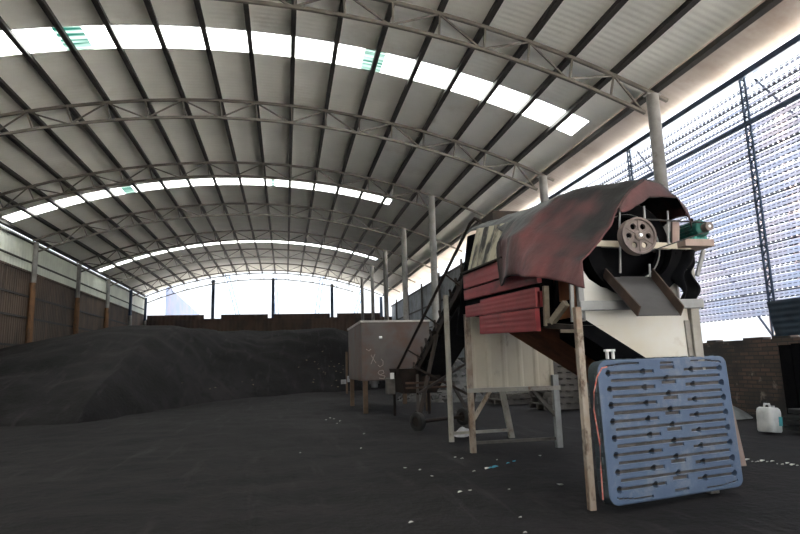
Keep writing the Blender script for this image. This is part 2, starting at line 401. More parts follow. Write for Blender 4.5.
# unseen front wall, closed high up and at left to hold back light
struct(MB().box((XL, Y0-.1, 4.6), (XR, Y0, 7.0)).box((XL, Y0-.1, 0), (-1.5, Y0, 4.6)).build('wall_unseen_front', M['wall_low']), 'unseen front wall behind the camera, shaped to limit the light', 'wall')

# end wall
mb = MB(); mb.box((XL, 53.9, 0), (XR, 54.0, 5.72))
struct(mb.build('wall_back', M['wall_end']), 'low brown ribbed end wall under the bright opening', 'wall')
for k, (x0, x1) in enumerate(((147, 204), (221, 268), (274, 330), (337, 380))):
    a, b = W(x0, 316, 53.8), W(x1, 316, 53.8)
    tag(MB().box((a.x, 53.78, 5.62), (b.x, 53.88, 6.06)).build('wall_board', M['wall_end'], loc=((a.x+b.x)/2, 53.83, 5.62)),
        'long dark board along the top of the end wall, %s from the left' % ORD[k], 'board', 'boards on the end wall')
for k, (px, zt) in enumerate(((213, 9.2), (273, 9.35), (332, 8.8), (381, 7.6))):
    a = W(px, 300, 54.2)
    tag(MB().box((a.x-.13, 54.08, 0), (a.x+.13, 54.32, min(zt, arc(ang(a.x)).z-.05))).build('end_post', M['post_blue'], loc=(a.x, 54.2, 0)),
        'dark post in the bright end opening, %s from the left' % ORD[k], 'post', 'end opening posts')
# beyond the end wall: a neighbouring shed with pale sheeting and leaning lattice poles
def lattice(p, q, w, d, n, mat, r=.02, side=V((1, 0, 0))):
    mb = MB(); p, q = V(p), V(q); s = side*w/2
    mb.bar(p-s, q-s, d, d); mb.bar(p+s, q+s, d, d)
    for i in range(n):
        a = p.lerp(q, i/n); b = p.lerp(q, (i+1)/n); sg = 1 if i % 2 else -1
        mb.bar(a-s*sg, b+s*sg, r*1.4, r*1.4)
    return mb
for k, (x0, y0, x1, y1) in enumerate(((226, 270, 239, 320), (275, 278, 277, 320), (322, 276, 316, 320), (362, 290, 354, 320))):
    a, b = W(x1, y1, 62), W(x0, y0, 62); d = (b-a)/(b.z-a.z); a = a-d*a.z
    tag(lattice(a, b, .35, .08, 26, M['post_blue'], .03).build('lattice_pole', M['post_blue'], loc=a), 'thin leaning lattice pole outside the end opening, %s from the left' % ORD[k], 'pole', 'poles beyond the end opening')
a, b = W(165, 300, 57), W(205, 314, 84)
tag(MB().add([(a.x, 57, 0), (a.x, 84, 0), (a.x, 84, 8.2), (a.x, 57, 9.2), (a.x+.05, 57, 0), (a.x+.05, 84, 0), (a.x+.05, 84, 8.2), (a.x+.05, 57, 9.2)],
             [(0,3,2,1),(4,5,6,7),(0,1,5,4),(1,2,6,5),(2,3,7,6),(3,0,4,7)]).build('neighbour_wall', M['slat'], loc=(a.x, 70, 0)),
    'pale blue sheeted wall of the neighbouring shed, left of the end opening', 'wall')

# ------------------------------------------------------------------ right wall: brick below, slatted screen above
mb = MB()
def brick_top(u, v): return 0
mb.box((XR, Y0, -.4), (XR+.22, 53.9, 1.52))
for i in range(90):
    y = Y0+i*.69; mb.box((XR+.01, y, 1.5), (XR+.21, y+rnd.uniform(.25, .66), 1.53+rnd.choice((0, .04, .07))))
struct(mb.build('wall_right', M['brick']), 'low sooty brick wall along the right side', 'wall')
YS = 24.2
slats, wires = MB(), MB()
z = 2.02; row = 0
while z < 7.1:
    top = z > 6.15
    hgt = (.05 if row % 3 else .09) if top else (.135 if row % 3 != 2 else .11)
    n = int((YS-Y0)/.065); vs = []; fs = []
    for i in range(n+1):
        y = Y0+i*.065; dx = .005 if i % 2 else -.005
        vs += [(XR+.12+dx, y, z), (XR+.17+dx, y, z+hgt)]
    for i in range(n): fs.append((2*i, 2*i+2, 2*i+3, 2*i+1))
    slats.add(vs, fs)
    for zz, th in ((z-.012, .024), (z+hgt+.010, .020), (z+hgt*.5, .012)):
        for i in range(int((YS-Y0)/.13)):
            y = Y0+i*.13+(.03 if row % 2 else 0)
            wires.box((XR+.10, y, zz-th/2), (XR+.115, y+.08, zz+th/2))
    if row % 6 == 3 or (top and row % 3 == 1):
        wires.box((XR+.10, Y0, z-.06), (XR+.12, YS, z-.03))
    z += .165 if not top else .20; row += 1
o = struct(slats.build('wall_right_screen', M['slat'], recalc=False), 'pale louvred screen of narrow corrugated slats above the brick wall', 'wall')
wires.build('slat_edges', M['wire'], o, recalc=False)
struct(MB().box((XR+.0, Y0, 7.16), (XR+.12, YS, 7.30)).build('trim_7', M['post_blue']), 'dark beam under the right eave', 'beam')
struct(MB().box((XR+.0, Y0, 6.08), (XR+.07, YS, 6.17)).build('trim_8', M['post_blue']), 'upper rail of the slatted wall', 'rail')
for k, y in enumerate((5.9, 10.33, 14.72, 19.2, 23.4)):
    a, b = V((XR+.055, y, 1.525)), V((XR+.055, y, 7.2))
    tag(lattice(a, b, .13, .035, 40, M['post_blue'], .016, V((0, 1, 0))).build('lattice_post', M['post_blue'], loc=a),
        ['blue lattice post of the slatted wall, out of frame at right', 'blue lattice post of the slatted wall above the blue board', 'blue lattice post of the slatted wall seen beside the tall grey column',
         'blue lattice post of the slatted wall past the second column', 'blue lattice post at the far end of the slatted wall'][k], 'post', 'slatted wall posts')
    if k in (1, 2, 3):
        q = V((XR+.6, y-5.0, -.17))
        tag(MB().tube([V((XR+.24, y-.15, 7.1)), q], .025, 8).build('stay_rod', M['wire'], loc=q), 'thin slanting stay rod outside the slatted wall, %s' % ['below the upper right corner', 'beside the tall grey column', 'past the second column'][k-1], 'rod', 'stay rods')
# pale frame outside the screen
def outpost(p, q, w, lab):
    tag(MB().bar(p, q, w, w).build('outside_post', M['pale_post'], loc=p), lab, 'post', 'pale posts outside')
a = WX(779, 110, XR+.9)
outpost((a.x, a.y, 0), (a.x, a.y, a.z), .16, 'pale pinkish post outside the slatted wall at far right')
b = WX(745, 112, XR+.9)
outpost((b.x, b.y, 0), (b.x, b.y, a.z-.1), .10, 'thinner pale post outside the slatted wall, close behind the lattice post')
# rear part of the right wall: grey sheets
mb = MB(); mb.box((XR+.04, YS, 1.5), (XR+.09, Y1, 6.75))
struct(mb.build('wall_right_rear', M['wall_grey']), 'grey ribbed sheeting on the rear right wall', 'wall')
for i, z in enumerate((6.7, 5.2, 3.7)):
    struct(MB().box((XR-.03, YS, z-.05), (XR+.04, Y1, z+.05)).build('trim_%d' % (9+i), M['steel_dark']), 'rail on the rear right wall', 'rail')
for k in range(6):
    y = 26.2+k*5
    tag(MB().box((XR-.12, y-.06, 0), (XR-.0, y+.06, 7.0)).build('wall_stud', M['steel_dark'], loc=(XR-.06, y, 0)), 'dark stud on the rear right wall, %s from the front' % ORD[k], 'post', 'rear wall studs')

# ------------------------------------------------------------------ ground and coal
def fbm(x, y, s): return noise.fractal(V((x*s, y*s, 3.1)), 1.0, 2.0, 4)
def lerp_tab(t, x):
    if x <= t[0][0]: return t[0][1]
    for (a, va), (b, vb) in zip(t, t[1:]):
        if x <= b: return va+(vb-va)*(x-a)/(b-a)
    return t[-1][1]
def ground_z(x, y):
    d = hypot(x, y)
    z = .05*fbm(x, y, .35)
    z += .022*fbm(x, y, 1.6)
    # ruts and tyre marks to the left of the machine
    left = max(0., min(1., (1.9-x)/1.5))
    near = max(0., min(1., (13-y)/4))
    z += left*near*.016*fbm(x*.5, y*2.2, .9)+.012*near*max(0, fbm(x+9, y, .22))*sin(2*pi*(y+.3*x)/.33)
    c = x+.62-.06*y
    if -.8 < c < .8 and y < 14: z += .012*sin(2*pi*c/.17)*near
    flat = max(0., min(1., (x-2.2)/1.2))
    if flat: z = z*(1-.8*flat)
    return z-.03
def near_h(x, y): return ground_z(x, y)
mb = MB()
nx, ny = 210, 230
def gfn(u, v):
    y = 2.2+ (54-2.2)*(u**2.3); x = XL+(XR-XL)*v
    return (x, y, ground_z(x, y))
mb.grid(gfn, ny, nx)
mb.add([(XL, Y0, -.03), (XR, Y0, -.03), (XR, 2.2, -.03), (XL, 2.2, -.03)], [(0, 1, 2, 3)])
struct(mb.build('floor', M['coal'], smooth=True), 'black coal-dusted floor with tyre marks', 'floor')
struct(MB().box((-90, -60, -.5), (120, 54.3, -.16)).build('ground_outside', M['outside']), 'pale ground outside the shed', 'ground')

M['yard'] = pm('unseen_dark_ground', (.10, .095, .09), (.07, .068, .066), .4, rough=.95)  # unseen rear ground, darkened so less light bounces onto the far ceiling
struct(MB().box((-90, 54.3, -.5), (120, 150, -.16)).build('ground_behind', M['yard']), 'unseen ground beyond the end wall, darkened to cut bounced light', 'ground')
BASE = [(-12, 19.), (-9.5, 17.2), (-7, 16.6), (-5.2, 16.4), (-4.1, 19.8), (-3.2, 24.2), (-1.5, 27.5), (.7, 29.3), (2.4, 29.5), (4.5, 31.5), (6.5, 35), (9.7, 41)]
HC = [(-12, 2.75), (-10.5, 2.95), (-9, 3.15), (-7.6, 3.35), (-6.5, 3.4), (-5, 3.35), (-3, 3.55), (0, 3.65), (3, 3.7), (6, 3.3), (9.7, 2.2)]
WD = [(-12, 12), (-7, 12.5), (-4.5, 13), (-3, 12), (0, 9), (3, 8), (9.7, 7)]
def pile_z(x, y):
    b = lerp_tab(BASE, x)+.8*fbm(x, y, .25); w = lerp_tab(WD, x); t = (y-b)/w
    if t <= 0: return -.25+.12*t
    s = min(1., t)
    prof = s*(1.55-.55*s) if s < 1 else 1.
    prof = min(1., prof)
    h = lerp_tab(HC, x)*prof
    h += (.22*fbm(x, y, .3)+.06*fbm(x, y, 1.1))*min(1, t*2.5)*(1-.6*s)
    return h-.02
mb = MB()
mb.grid(lambda u, v: (XL+.02+(XR-XL-.05)*v, 15.2+(53.7-15.2)*u, pile_z(XL+.02+(XR-XL-.05)*v, 15.2+(53.7-15.2)*u)), 170, 150)
tag(mb.build('coal_pile', M['coal'], loc=(-3, 30, 0), smooth=True), 'broad heap of black coal dust banked against the left and end walls', 'coal pile', kind='stuff')

# ------------------------------------------------------------------ steel tank
tk = thing('steel_tank', 'square grey steel tank on legs with chalk scribbles and white tag', 'tank', (2.9, 17.4, 0))
x0, x1, y0, y1, z0, z1 = 1.98, 3.85, 15.65, 19.0, .82, 2.36
mb = MB()
for a, b in (((x0, y0), (x1, y0+.012)), ((x0, y1-.012), (x1, y1)), ((x0, y0), (x0+.012, y1)), ((x1-.012, y0), (x1, y1))): mb.box((a[0], a[1], z0), (b[0], b[1], z1))
mb.box((x0, y0, z0), (x1, y1, z0+.02)); mb.box((x0, y0, z1-.2), (x1, y1, z1-.19))
mb.build('body', M['tank'], tk, bevel=.006)
mb = MB()
for a, b in (((x0-.03, y0-.03), (x1+.03, y0+.03)), ((x0-.03, y1-.03), (x1+.03, y1+.03)), ((x0-.03, y0), (x0+.03, y1)), ((x1-.03, y0), (x1+.03, y1))): mb.box((a[0], a[1], z1), (b[0], b[1], z1+.05))
mb.build('rim', M['tank_rim'], tk)
for sx in (x0+.09, x1-.09):
    for sy in (y0+.08, y1-.08): MB().box((sx-.06, sy-.06, -.02), (sx+.06, sy+.06, z0+.01)).build('leg', M['tank_leg'], tk)
a = W(375, 383, 15.9)
MB().lathe((a.x, 16.0, z0+.01), (0, 0, -1), [(0, 0), (0, .13), (.1, .13), (.1, .1), (.2, .09), (.2, 0)], 16).build('outlet', M['grey_frame'], tk, smooth=True)
a = W(380.5, 337.5, y0)
mb = MB()
mb.tube([(a.x-.04, y0-.012, a.z), (a.x+.04, y0-.012, a.z)], .035, 12); mb.build('tag', M['tag'], tk, bevel=.005)
mb = MB()
def chalk(pts):
    P = [W(x, y, y0-.008) for x, y in pts]
    for p, q in zip(P, P[1:]): mb.bar(p, q, .012, .004, (0, 1, 0))
chalk([(371, 355), (374, 360), (376, 363)]); chalk([(375, 354), (373, 359), (371, 364)])
chalk([(381, 359), (383, 361), (383, 365), (380, 367), (378, 365)])
chalk([(379, 371), (383, 370), (384, 373), (380, 375), (378, 373), (379, 371)]); chalk([(380, 375), (385, 376), (384, 379), (379, 378)]); chalk([(366, 349), (369, 351), (371, 349)])
mb.build('chalk_marks', M['chalk'], tk)
# switch post left of tank
a = G(347, 393); a.y += .0
sp = thing('switch_post', 'rusty post with two grey switch boxes left of the steel tank', 'switch box', (a.x, a.y, 0))
MB().bar((a.x, a.y, -.03), (a.x, a.y, 1.9), .09).build('post', M['tank_leg'], sp)
for dx, dz, w, h in ((-.16, .42, .24, .2), (.16, .50, .3, .28)):
    MB().box((a.x+dx-w/2, a.y-.16, dz), (a.x+dx+w/2, a.y-.03, dz+h)).build('switch_box', M['grey_frame'], sp, bevel=.008)

# ------------------------------------------------------------------ conveyor
cv = thing('belt_conveyor', 'dark rusty inclined belt conveyor on rubber tyres feeding the machine', 'conveyor', (2.9, 11.5, 0))
T, Lw = V((3.62, 8.95, 3.30)), V((3.34, 14.3, .72))
ax = (Lw-T); side = V((1, .06, 0)).normalized(); nrm = side.cross(ax).normalized()
if nrm.z < 0: nrm = -nrm
for s in (-1, 1):
    o = side*(.36*s)
    MB().bar(T+o, Lw+o, .05, .14, nrm).build('side_rail', M['rust_dark'], cv)
hp = [W(483, 230, 9.0), W(480, 221, 9.0), W(475, 218.5, 9.05), W(470, 224, 9.3), W(392.5, 379, 14.3)]
MB().tube(hp, .03, 8).build('hand_rail', M['rust_dark'], cv, smooth=True)
for k in (.25, .5, .75):
    p = hp[3].lerp(hp[4], k); q = T.lerp(Lw, k+.02)-side*.36
    MB().bar(p, q, .03, .03).build('rail_tie', M['rust_dark'], cv)
nst = 15
for i in range(nst):
    c = T.lerp(Lw, (i+.5)/nst); mb = MB()
    for s in (-1, 1):
        mb.bar(c+side*(.36*s), c+side*(.36*s)+nrm*.31, .04, .04, ax.normalized())
        mb.bar(c+side*(.36*s)+nrm*.2, c+nrm*.02, .035, .035, ax.normalized())
    mb.build('idler_bracket', M['rust_dark'], cv)
    mb = MB()
    for s in (-1, 1): mb.tube([c+side*(.05*s)+nrm*.08, c+side*(.33*s)+nrm*.2], .04, 10)
    mb.build('roller', M['rubber'], cv, smooth=True)
def belt(u, v):
    c = T.lerp(Lw, u); w = (v-.5)*.64; return c+side*w+nrm*(.13+.14*(abs(w)/.32)**1.4)
MB().grid(belt, 30, 8).build('belt', M['rubber'], cv, solid=.012, smooth=True)
def rbelt(u, v):
    return T.lerp(Lw, u)+side*((v-.5)*.6)-nrm*.12
MB().grid(rbelt, 6, 2).build('return_belt', M['rubber'], cv, solid=.012)
for c, nm in ((T, 'head_drum'), (Lw, 'tail_drum')):
    MB().tube([c-side*.34, c+side*.34], .13, 18).build(nm, M['soot_shade'], cv, smooth=True)
# black panel imitating the shaded conveyor head, and a side plate
mb = MB(); mb.prism([W(468, 236, 9.3), W(492, 228, 9.3), W(480, 345, 9.3), W(457, 335, 9.3)], (0, .04, 0)); mb.box((3.84, 8.6, 2.3), (3.88, 9.5, 3.3))
mb.build('head_shade', M['soot_shade'], cv)
# undercarriage
axl, axr = V((2.40, 10.85, .17)), V((3.62, 11.55, .17))
MB().tube([axl, axr], .035, 10).build('axle', M['rust_dark'], cv, smooth=True)
ad = (axr-axl).normalized()
def tyre(c, r=.16, w=.13):
    t = MB(); t.lathe(c-ad*(w/2), ad, [(0, r*.55), (-.004, r*.78), (.015, r*.96), (.04, r), (w-.04, r), (w-.015, r*.96), (w+.004, r*.78), (w, r*.55), (w*.5, r*.5), (0, r*.55)], 26)
    o = t.build('tyre', M['tyre'], cv, smooth=True)
    MB().lathe(c-ad*(w*.3), ad, [(0, 0), (0, r*.3), (.0, r*.55), (w*.6, r*.55), (w*.6, r*.2), (w*.6, 0)], 20).build('hub', M['rust_dark'], o)
tyre(axl-ad*.02, .17); tyre(axl+ad*.2+V((-.05, .42, .0)), .16); tyre(axr, .17); tyre(axr-ad*.2, .17)
def PT(x, y, Y): return W(x, y, Y)
pv = T.lerp(Lw, .56)
for s, b in ((-1, axl), (1, axr)):
    e = pv+side*(.36*s)
    MB().bar(b, e, .07, .05).build('strut', M['rust_dark'], cv)
    e2 = T.lerp(Lw, .88)+side*(.36*s)
    MB().bar(b, e2-nrm*.05, .06, .05).build('strut', M['rust_dark'], cv)
    if s == 1: MB().bar(b+V((0, 0, .02)), T.lerp(Lw, .3)+side*.36, .05, .04).build('brace', M['rust_dark'], cv)
MB().bar(axl+V((0, 0, .5)), axr+V((.0, .3, 1.0)), .04, .04).build('brace', M['rust_dark'], cv)
MB().bar(axl+V((0, 0.3, 1.0)), axr+V((0, .0, .4)), .04, .04).build('brace', M['rust_dark'], cv)
MB().bar(pv-side*.5, pv+side*.5, .06, .06).build('cross_tie', M['rust_dark'], cv)
# tail hopper with rusty tray bars
hx0, hx1, hy0, hy1 = 2.55, 3.62, 13.5, 14.75
mb = MB()
mb.hexa([(hx0+.15, hy0+.1, .55), (hx1-.15, hy0+.1, .55), (hx1-.15, hy1-.1, .55), (hx0+.15, hy1-.1, .55), (hx0, hy0, 1.12), (hx1, hy0, 1.12), (hx1, hy1, 1.12), (hx0, hy1, 1.12)])
mb.build('tail_hopper', M['rust_dark'], cv)
for k in range(2): MB().box((2.5, 12.4+k*.02, .70+k*.1), (3.45, 12.46+k*.02, .74+k*.1)).build('tray_bar', M['tray'], cv)
for sx in (hx0+.1, hx1-.1):
    for sy in (hy1-.1,): MB().bar((sx, sy, -.02), (sx, sy, .6), .06).build('hopper_leg', M['rust_dark'], cv)
a = W(392, 383, 13.4)
mb = MB(); mb.box((a.x-.14, 13.3, .56), (a.x+.06, 13.5, .92)); mb.build('gearbox', M['wood_grey'], cv, bevel=.02)
MB().box((a.x-.06, 13.24, .90), (a.x+.03, 13.3, 1.04)).build('switch', M['tag'], cv, bevel=.01)

# ------------------------------------------------------------------ drum screen machine
YF = 4.95                                            # front plane of the machine
ms = thing('drum_screen', 'rotary drum coal screen with red side panels, white front and iron pulley', 'machine', (3.1, 6.6, 0))
def part(mb, name, mat, parent=ms, **k): return mb.build(name, mat, parent, **k)
def F(x, y, Y=YF): return W(x, y, Y)
# front posts
part(MB().bar((2.50, 4.75, -.03), (2.505, 4.75, 1.66), .058, .06), 'front_post', M['rusty_frame'], bevel=.006)
a = F(580.5, 300); xfl = a.x
part(MB().bar((xfl, YF, 1.55), (xfl, YF, 2.02), .05, .05), 'upper_post', M['grey_frame'])
xfr = F(698, 330).x
part(MB().bar((xfr, YF+.05, -.03), (xfr, YF+.05, 2.3), .09, .08), 'front_post', M['frame'], bevel=.006)
part(MB().bar((2.535, 4.79, 1.6), (xfl, YF, 1.6), .06, .06), 'post_bracket', M['grey_frame'])
# mid beam
a, b = F(579, 306, 4.83), F(702, 303.5, 4.83)
part(MB().bar(a, b, .06, .085), 'cross_beam', M['grey_frame'], bevel=.006)
a, b = F(588, 243.5), F(689, 247)
part(MB().bar(a, b, .06, .058), 'cross_beam', M['cream'], bevel=.004)
# thin uprights in front of the drum
for x, ya, yb in ((619.5, 207, 273), (644.0, 206, 222), (667.6, 211, 245), (649.4, 264, 277)):
    part(MB().bar(F(x, ya, YF-.03), F(x+.8, yb, YF-.03), .015, .015), 'upright', M['grey_frame'])
# white front panel with slanting lower edge
pts = [F(*q) for q in ((584, 266), (592, 278), (604, 286), (616, 289), (646, 289), (652, 274), (680, 274), (683, 300), (694, 306), (695, 372), (668, 372), (584, 317))]
part(MB().prism([p+V((0, .06, 0)) for p in pts], (0, .012, 0)), 'front_panel', M['white'])
part(MB().bar(F(690, 320)+V((0,.05,0)), F(697, 372)+V((0,.05,0)), .05, .02), 'panel_edge', M['frame'])
part(MB().bar(F(584, 325)+V((0,.04,0)), F(606, 325)+V((0,.04,0)), .001, .001), 'panel_edge', M['frame'])
# hopper under the drum
P0, P1 = F(583, 318, YF+.04), F(662, 368, YF+.04)
dd = P1-P0
mb = MB(); mb.prism([P0, P1, P1+V((-.02, 0, -.16)), P0+V((0, 0, -.165))], (0, .5, 0)); part(mb, 'hopper_lip', M['soot_shade'])
sl = dd.z/dd.x
hz = lambda x: P0.z+sl*(x-P0.x)
mb = MB()
mb.hexa([(2.58, YF+.55, hz(2.58)-.03), (3.75, YF+.55, hz(3.75)-.03), (3.75, 6.85, hz(3.75)-.03), (2.58, 6.85, hz(2.58)-.03), (2.58, YF+.55, hz(2.58)), (3.75, YF+.55, hz(3.75)), (3.75, 6.85, hz(3.75)), (2.58, 6.85, hz(2.58))])
part(mb, 'hopper_plate', M['rust'])
mb = MB(); mb.hexa([(2.62, 5.6, 1.52), (2.66, 5.6, 1.52), (3.6, 6.2, .98), (3.56, 6.2, .98), (2.62, 6.9, 1.52), (2.66, 6.9, 1.52), (3.6, 6.9, .98), (3.56, 6.9, .98)])
part(MB().bar(W(563, 331, 5.6), W(592, 366, 5.6), .04, .07), 'hopper_rib', M['rust'])
part(MB().box((3.7, YF+.1, 1.0), (3.74, 6.85, 1.9)), 'side_sheet', M['rust'])
# drum
dc = F(630, 247, 5.05)
mb = MB(); mb.lathe((dc.x, YF+.12, dc.z), (0, 1, 0.055), [(0, .30), (0, .44), (.03, .46), (3.3, .50), (3.35, .2), (3.3, .42), (.05, .42), (.02, .30)], 40)
part(mb, 'drum', M['soot_shade'], smooth=True)
part(MB().lathe((dc.x, YF+.10, dc.z), (0, 1, 0), [(0, .325), (.012, .332), (.02, .325), (.012, .318), (0, .325)], 48), 'drum_rim', M['grey_frame'], smooth=True)
mb = MB(); mb.prism([(2.56, YF+.35, 1.70), (3.72, YF+.35, 1.70), (3.72, YF+.35, 2.5), (3.45, YF+.35, 2.74), (3.15, YF+.35, 2.74), (2.88, YF+.35, 2.5), (2.62, YF+.35, 2.2)], (0, .03, 0)); mb.box((2.60, YF+.1, 1.72), (3.66, YF+.36, 1.76))
part(mb, 'dark_backing', M['soot_shade'])  # black sheet standing in for the dark inside of the drum
mb = MB()
n = 24
for i in range(n):     # ring of rubber hanging round the lower half of the drum mouth
    a0, a1 = pi+pi*i/n, pi+pi*(i+1)/n
    c = [(dc.x+r*cos(a), YF-.01+yy, dc.z-.02+r*sin(a)*.93) for yy in (0, .1) for (r, a) in ((.37, a0), (.37, a1), (.52, a1), (.52, a0))]
    mb.hexa(c)
part(mb, 'mouth_skirt', M['soot_shade'])
# pulley wheel
wc = F(638, 236, 4.74); R0 = .172
mb = MB()
mb.lathe(wc, (0, 1, 0), [(-.02, R0-.022), (-.03, R0-.018), (-.03, R0), (-.005, R0-.004), (.02, R0-.014), (.045, R0-.004), (.06, R0), (.06, R0-.022), (-.02, R0-.022)], 56)
ri, ro, hr = .045, R0-.02, .028
for s in range(6):
    A0, A1 = radians(60*s+30), radians(60*s+90); am = (A0+A1)/2; rm = .098
    hc = (rm*cos(am), rm*sin(am)); K = 24; out = []; inn = []
    for k in range(K):
        th = 2*pi*k/K; dx, dz = cos(th), sin(th); lo, hi = 0, .4
        for _ in range(26):
            md = (lo+hi)/2; px, pz = hc[0]+dx*md, hc[1]+dz*md; r = hypot(px, pz); a_ = atan2(pz, px)
            da = (a_-am+pi) % (2*pi)-pi
            if ri <= r <= ro and abs(da) <= radians(30): lo = md
            else: hi = md
        out.append((hc[0]+dx*lo, hc[1]+dz*lo)); inn.append((hc[0]+dx*hr, hc[1]+dz*hr))
    for yy in (-.012, .012):
        mb.add([(wc.x+x, wc.y+yy, wc.z+z_) for x, z_ in out+inn], [(k, (k+1) % K, K+(k+1) % K, K+k) for k in range(K)])
    mb.add([(wc.x+x, wc.y-.012, wc.z+z_) for x, z_ in inn]+[(wc.x+x, wc.y+.012, wc.z+z_) for x, z_ in inn], [(k, (k+1) % K, K+(k+1) % K, K+k) for k in range(K)])
    ca = radians(60*s+30)
    mb.bar((wc.x+ri*cos(ca), wc.y-.016, wc.z+ri*sin(ca)), (wc.x+ro*cos(ca), wc.y-.016, wc.z+ro*sin(ca)), .006, .008, (0, 1, 0))
mb.lathe(wc, (0, 1, 0), [(-.035, 0), (-.035, .034), (-.025, .045), (.03, .045), (.03, 0)], 24)
pw = part(mb, 'pulley_wheel', M['pulley'], smooth=True)
MB().tube([wc+V((0, -.05, 0)), wc+V((0, .45, 0))], .017, 12).build('shaft', M['tag'], pw, smooth=True)
# motor
mo = W(707, 227, 4.82)
mb = MB(); mb.lathe(mo+V((0, .04, 0)), (0, 1, 0), [(0, 0), (0, .045), (.02, .075), (.05, .082), (.30, .088), (.30, .10), (.33, .10), (.34, .088), (.42, .088), (.44, .07), (.44, 0)], 28)
for k in range(16):
    a0 = 2*pi*k/16; mb.bar(mo+V((.088*cos(a0), .10, .088*sin(a0))), mo+V((.088*cos(a0), .34, .088*sin(a0))), .007, .02, (cos(a0), 0, sin(a0)))
mt_ = part(mb, 'motor', M['motor'], smooth=True)
mb = MB(); mb.lathe(mo+V((0, -.035, 0)), (0, 1, 0), [(0, 0), (0, .02), (.0, .043), (.02, .043), (.035, .035), (.05, .043), (.07, .043), (.07, 0)], 26); mb.build('motor_pulley', M['pulley'], mt_, smooth=True)
MB().lathe(mo+V((0, -.04, 0)), (0, 1, 0), [(0, 0), (0, .014), (.01, .014)], 14).build('shaft_end', M['tag'], mt_)
mb = MB()
pz = F(700, 243.5).z
mb.hexa([(mo.x-.09, mo.y+.1, pz+.02), (mo.x+.09, mo.y+.1, pz+.02), (mo.x+.09, mo.y+.34, pz+.02), (mo.x-.09, mo.y+.34, pz+.02), (mo.x-.055, mo.y+.1, mo.z-.05), (mo.x+.055, mo.y+.1, mo.z-.05), (mo.x+.055, mo.y+.34, mo.z-.05), (mo.x-.055, mo.y+.34, mo.z-.05)])
mb.box((mo.x-.12, mo.y+.08, pz+.012), (mo.x+.12, mo.y+.36, pz+.03)); mb.build('motor_foot', M['motor_light'], mt_, bevel=.006)
MB().lathe(mo+V((0, .2, .09)), (0, 0, 1), [(0, .012), (.03, .016), (.045, .01), (.045, 0)], 10).build('lifting_eye', M['soot_shade'], mt_)
a, b = W(686, 247.5, 4.8), W(715, 248, 4.8)
part(MB().box((a.x, 4.80, pz-.055), (b.x, 5.35, pz+.012)), 'motor_platform', M['wood_pink'], bevel=.004)
part(MB().bar(V((b.x+.02, 4.98, pz-.06)), F(697, 276, 5.0), .035, .03), 'platform_brace', M['grey_frame'])
part(MB().bar(F(675, 222), F(675, 244), .075, .03), 'motor_guard', M['wood_pink'])
# belts
for dz, mz in ((R0, .043), (-R0, -.043)):
    part(MB().bar(wc+V((.03, .02, dz*.97)), mo+V((0, 0, mz)), .014, .012), 'drive_belt', M['rubber'])
# discharge chute
A_, B_ = W(603, 277, 4.95), W(650, 276, 4.95); C_, D_ = W(680, 312, 4.38), W(637.5, 318, 4.38)
C_.z = D_.z = (C_.z+D_.z)/2; A_.z = B_.z = (A_.z+B_.z)/2
up = (B_-A_).cross(D_-A_).normalized(); up = up if up.z > 0 else -up
mb = MB(); mb.prism([A_, B_, C_, D_], up*-.008)
ch = part(mb, 'discharge_chute', M['chute_floor'])
for p, q in ((A_, D_), (B_, C_)):
    MB().prism([p-up*.01, q-up*.01, q+up*.085, p+up*.085], (.012, 0, 0)).build('chute_side', M['chute_side'], ch)
# red side box: ribbed sheets, sagging slightly towards the front
def sag(y): return -.04*(7.9-y)
def redsheet(ya, yb, za, zb, nm, xx=2.42, ribs=5):
    mb = MB(); n = ribs*4
    prof = [(xx+(.0007 if (k % 4) in (0, 3) else -.0007), za+(zb-za)*k/n) for k in range(n+1)]
    ins = xx+.05
    for (X0, Z0), (X1, Z1) in zip(prof, prof[1:]):
        mb.hexa([(X0, ya, Z0+sag(ya)), (ins, ya, Z0+sag(ya)), (ins, yb, Z0+sag(yb)), (X0, yb, Z0+sag(yb)), (X1, ya, Z1+sag(ya)), (ins, ya, Z1+sag(ya)), (ins, yb, Z1+sag(yb)), (X1, yb, Z1+sag(yb))])
    return part(mb, nm, M['red'])
redsheet(5.35, 7.76, 2.225, 2.42, 'red_panel', ribs=3)
redsheet(5.35, 7.76, 2.065, 2.20, 'red_panel', ribs=2)
redsheet(5.38, 7.76, 1.83, 1.985, 'red_panel', 2.43, ribs=3)
redsheet(5.40, 7.10, 1.59, 1.815, 'red_panel', 2.40, ribs=4)
redsheet(5.38, 7.05, 1.825, 2.02, 'red_panel', 2.405, ribs=4)
mb = MB(); mb.hexa([(2.47, 5.4, 1.63+sag(5.4)), (3.65, 5.4, 1.63+sag(5.4)), (3.65, 7.85, 1.86), (2.47, 7.85, 1.86), (2.47, 5.4, 2.38+sag(5.4)), (3.65, 5.4, 2.38+sag(5.4)), (3.65, 7.85, 2.38), (2.47, 7.85, 2.38)])
part(mb, 'drum_casing', M['soot_shade'])
mb = MB(); mb.bar((2.415, 7.80, 2.432), (2.415, 6.2, 2.432-.06), .06, .02); part(mb, 'top_ledge', M['rust_dark'])
# sooty cladding between the red box and the tarpaulin
q0 = [WX(468, 272, 2.47), WX(510, 254, 2.47), WX(512, 222, 2.66), WX(477, 229, 2.66)]
part(MB().grid(lambda u, v: (q0[0].lerp(q0[1], u)).lerp(q0[3].lerp(q0[2], u), v)+V((.012*sin(u*40), 0, 0)), 30, 4), 'cladding', M['dirty_cream'], solid=.015)
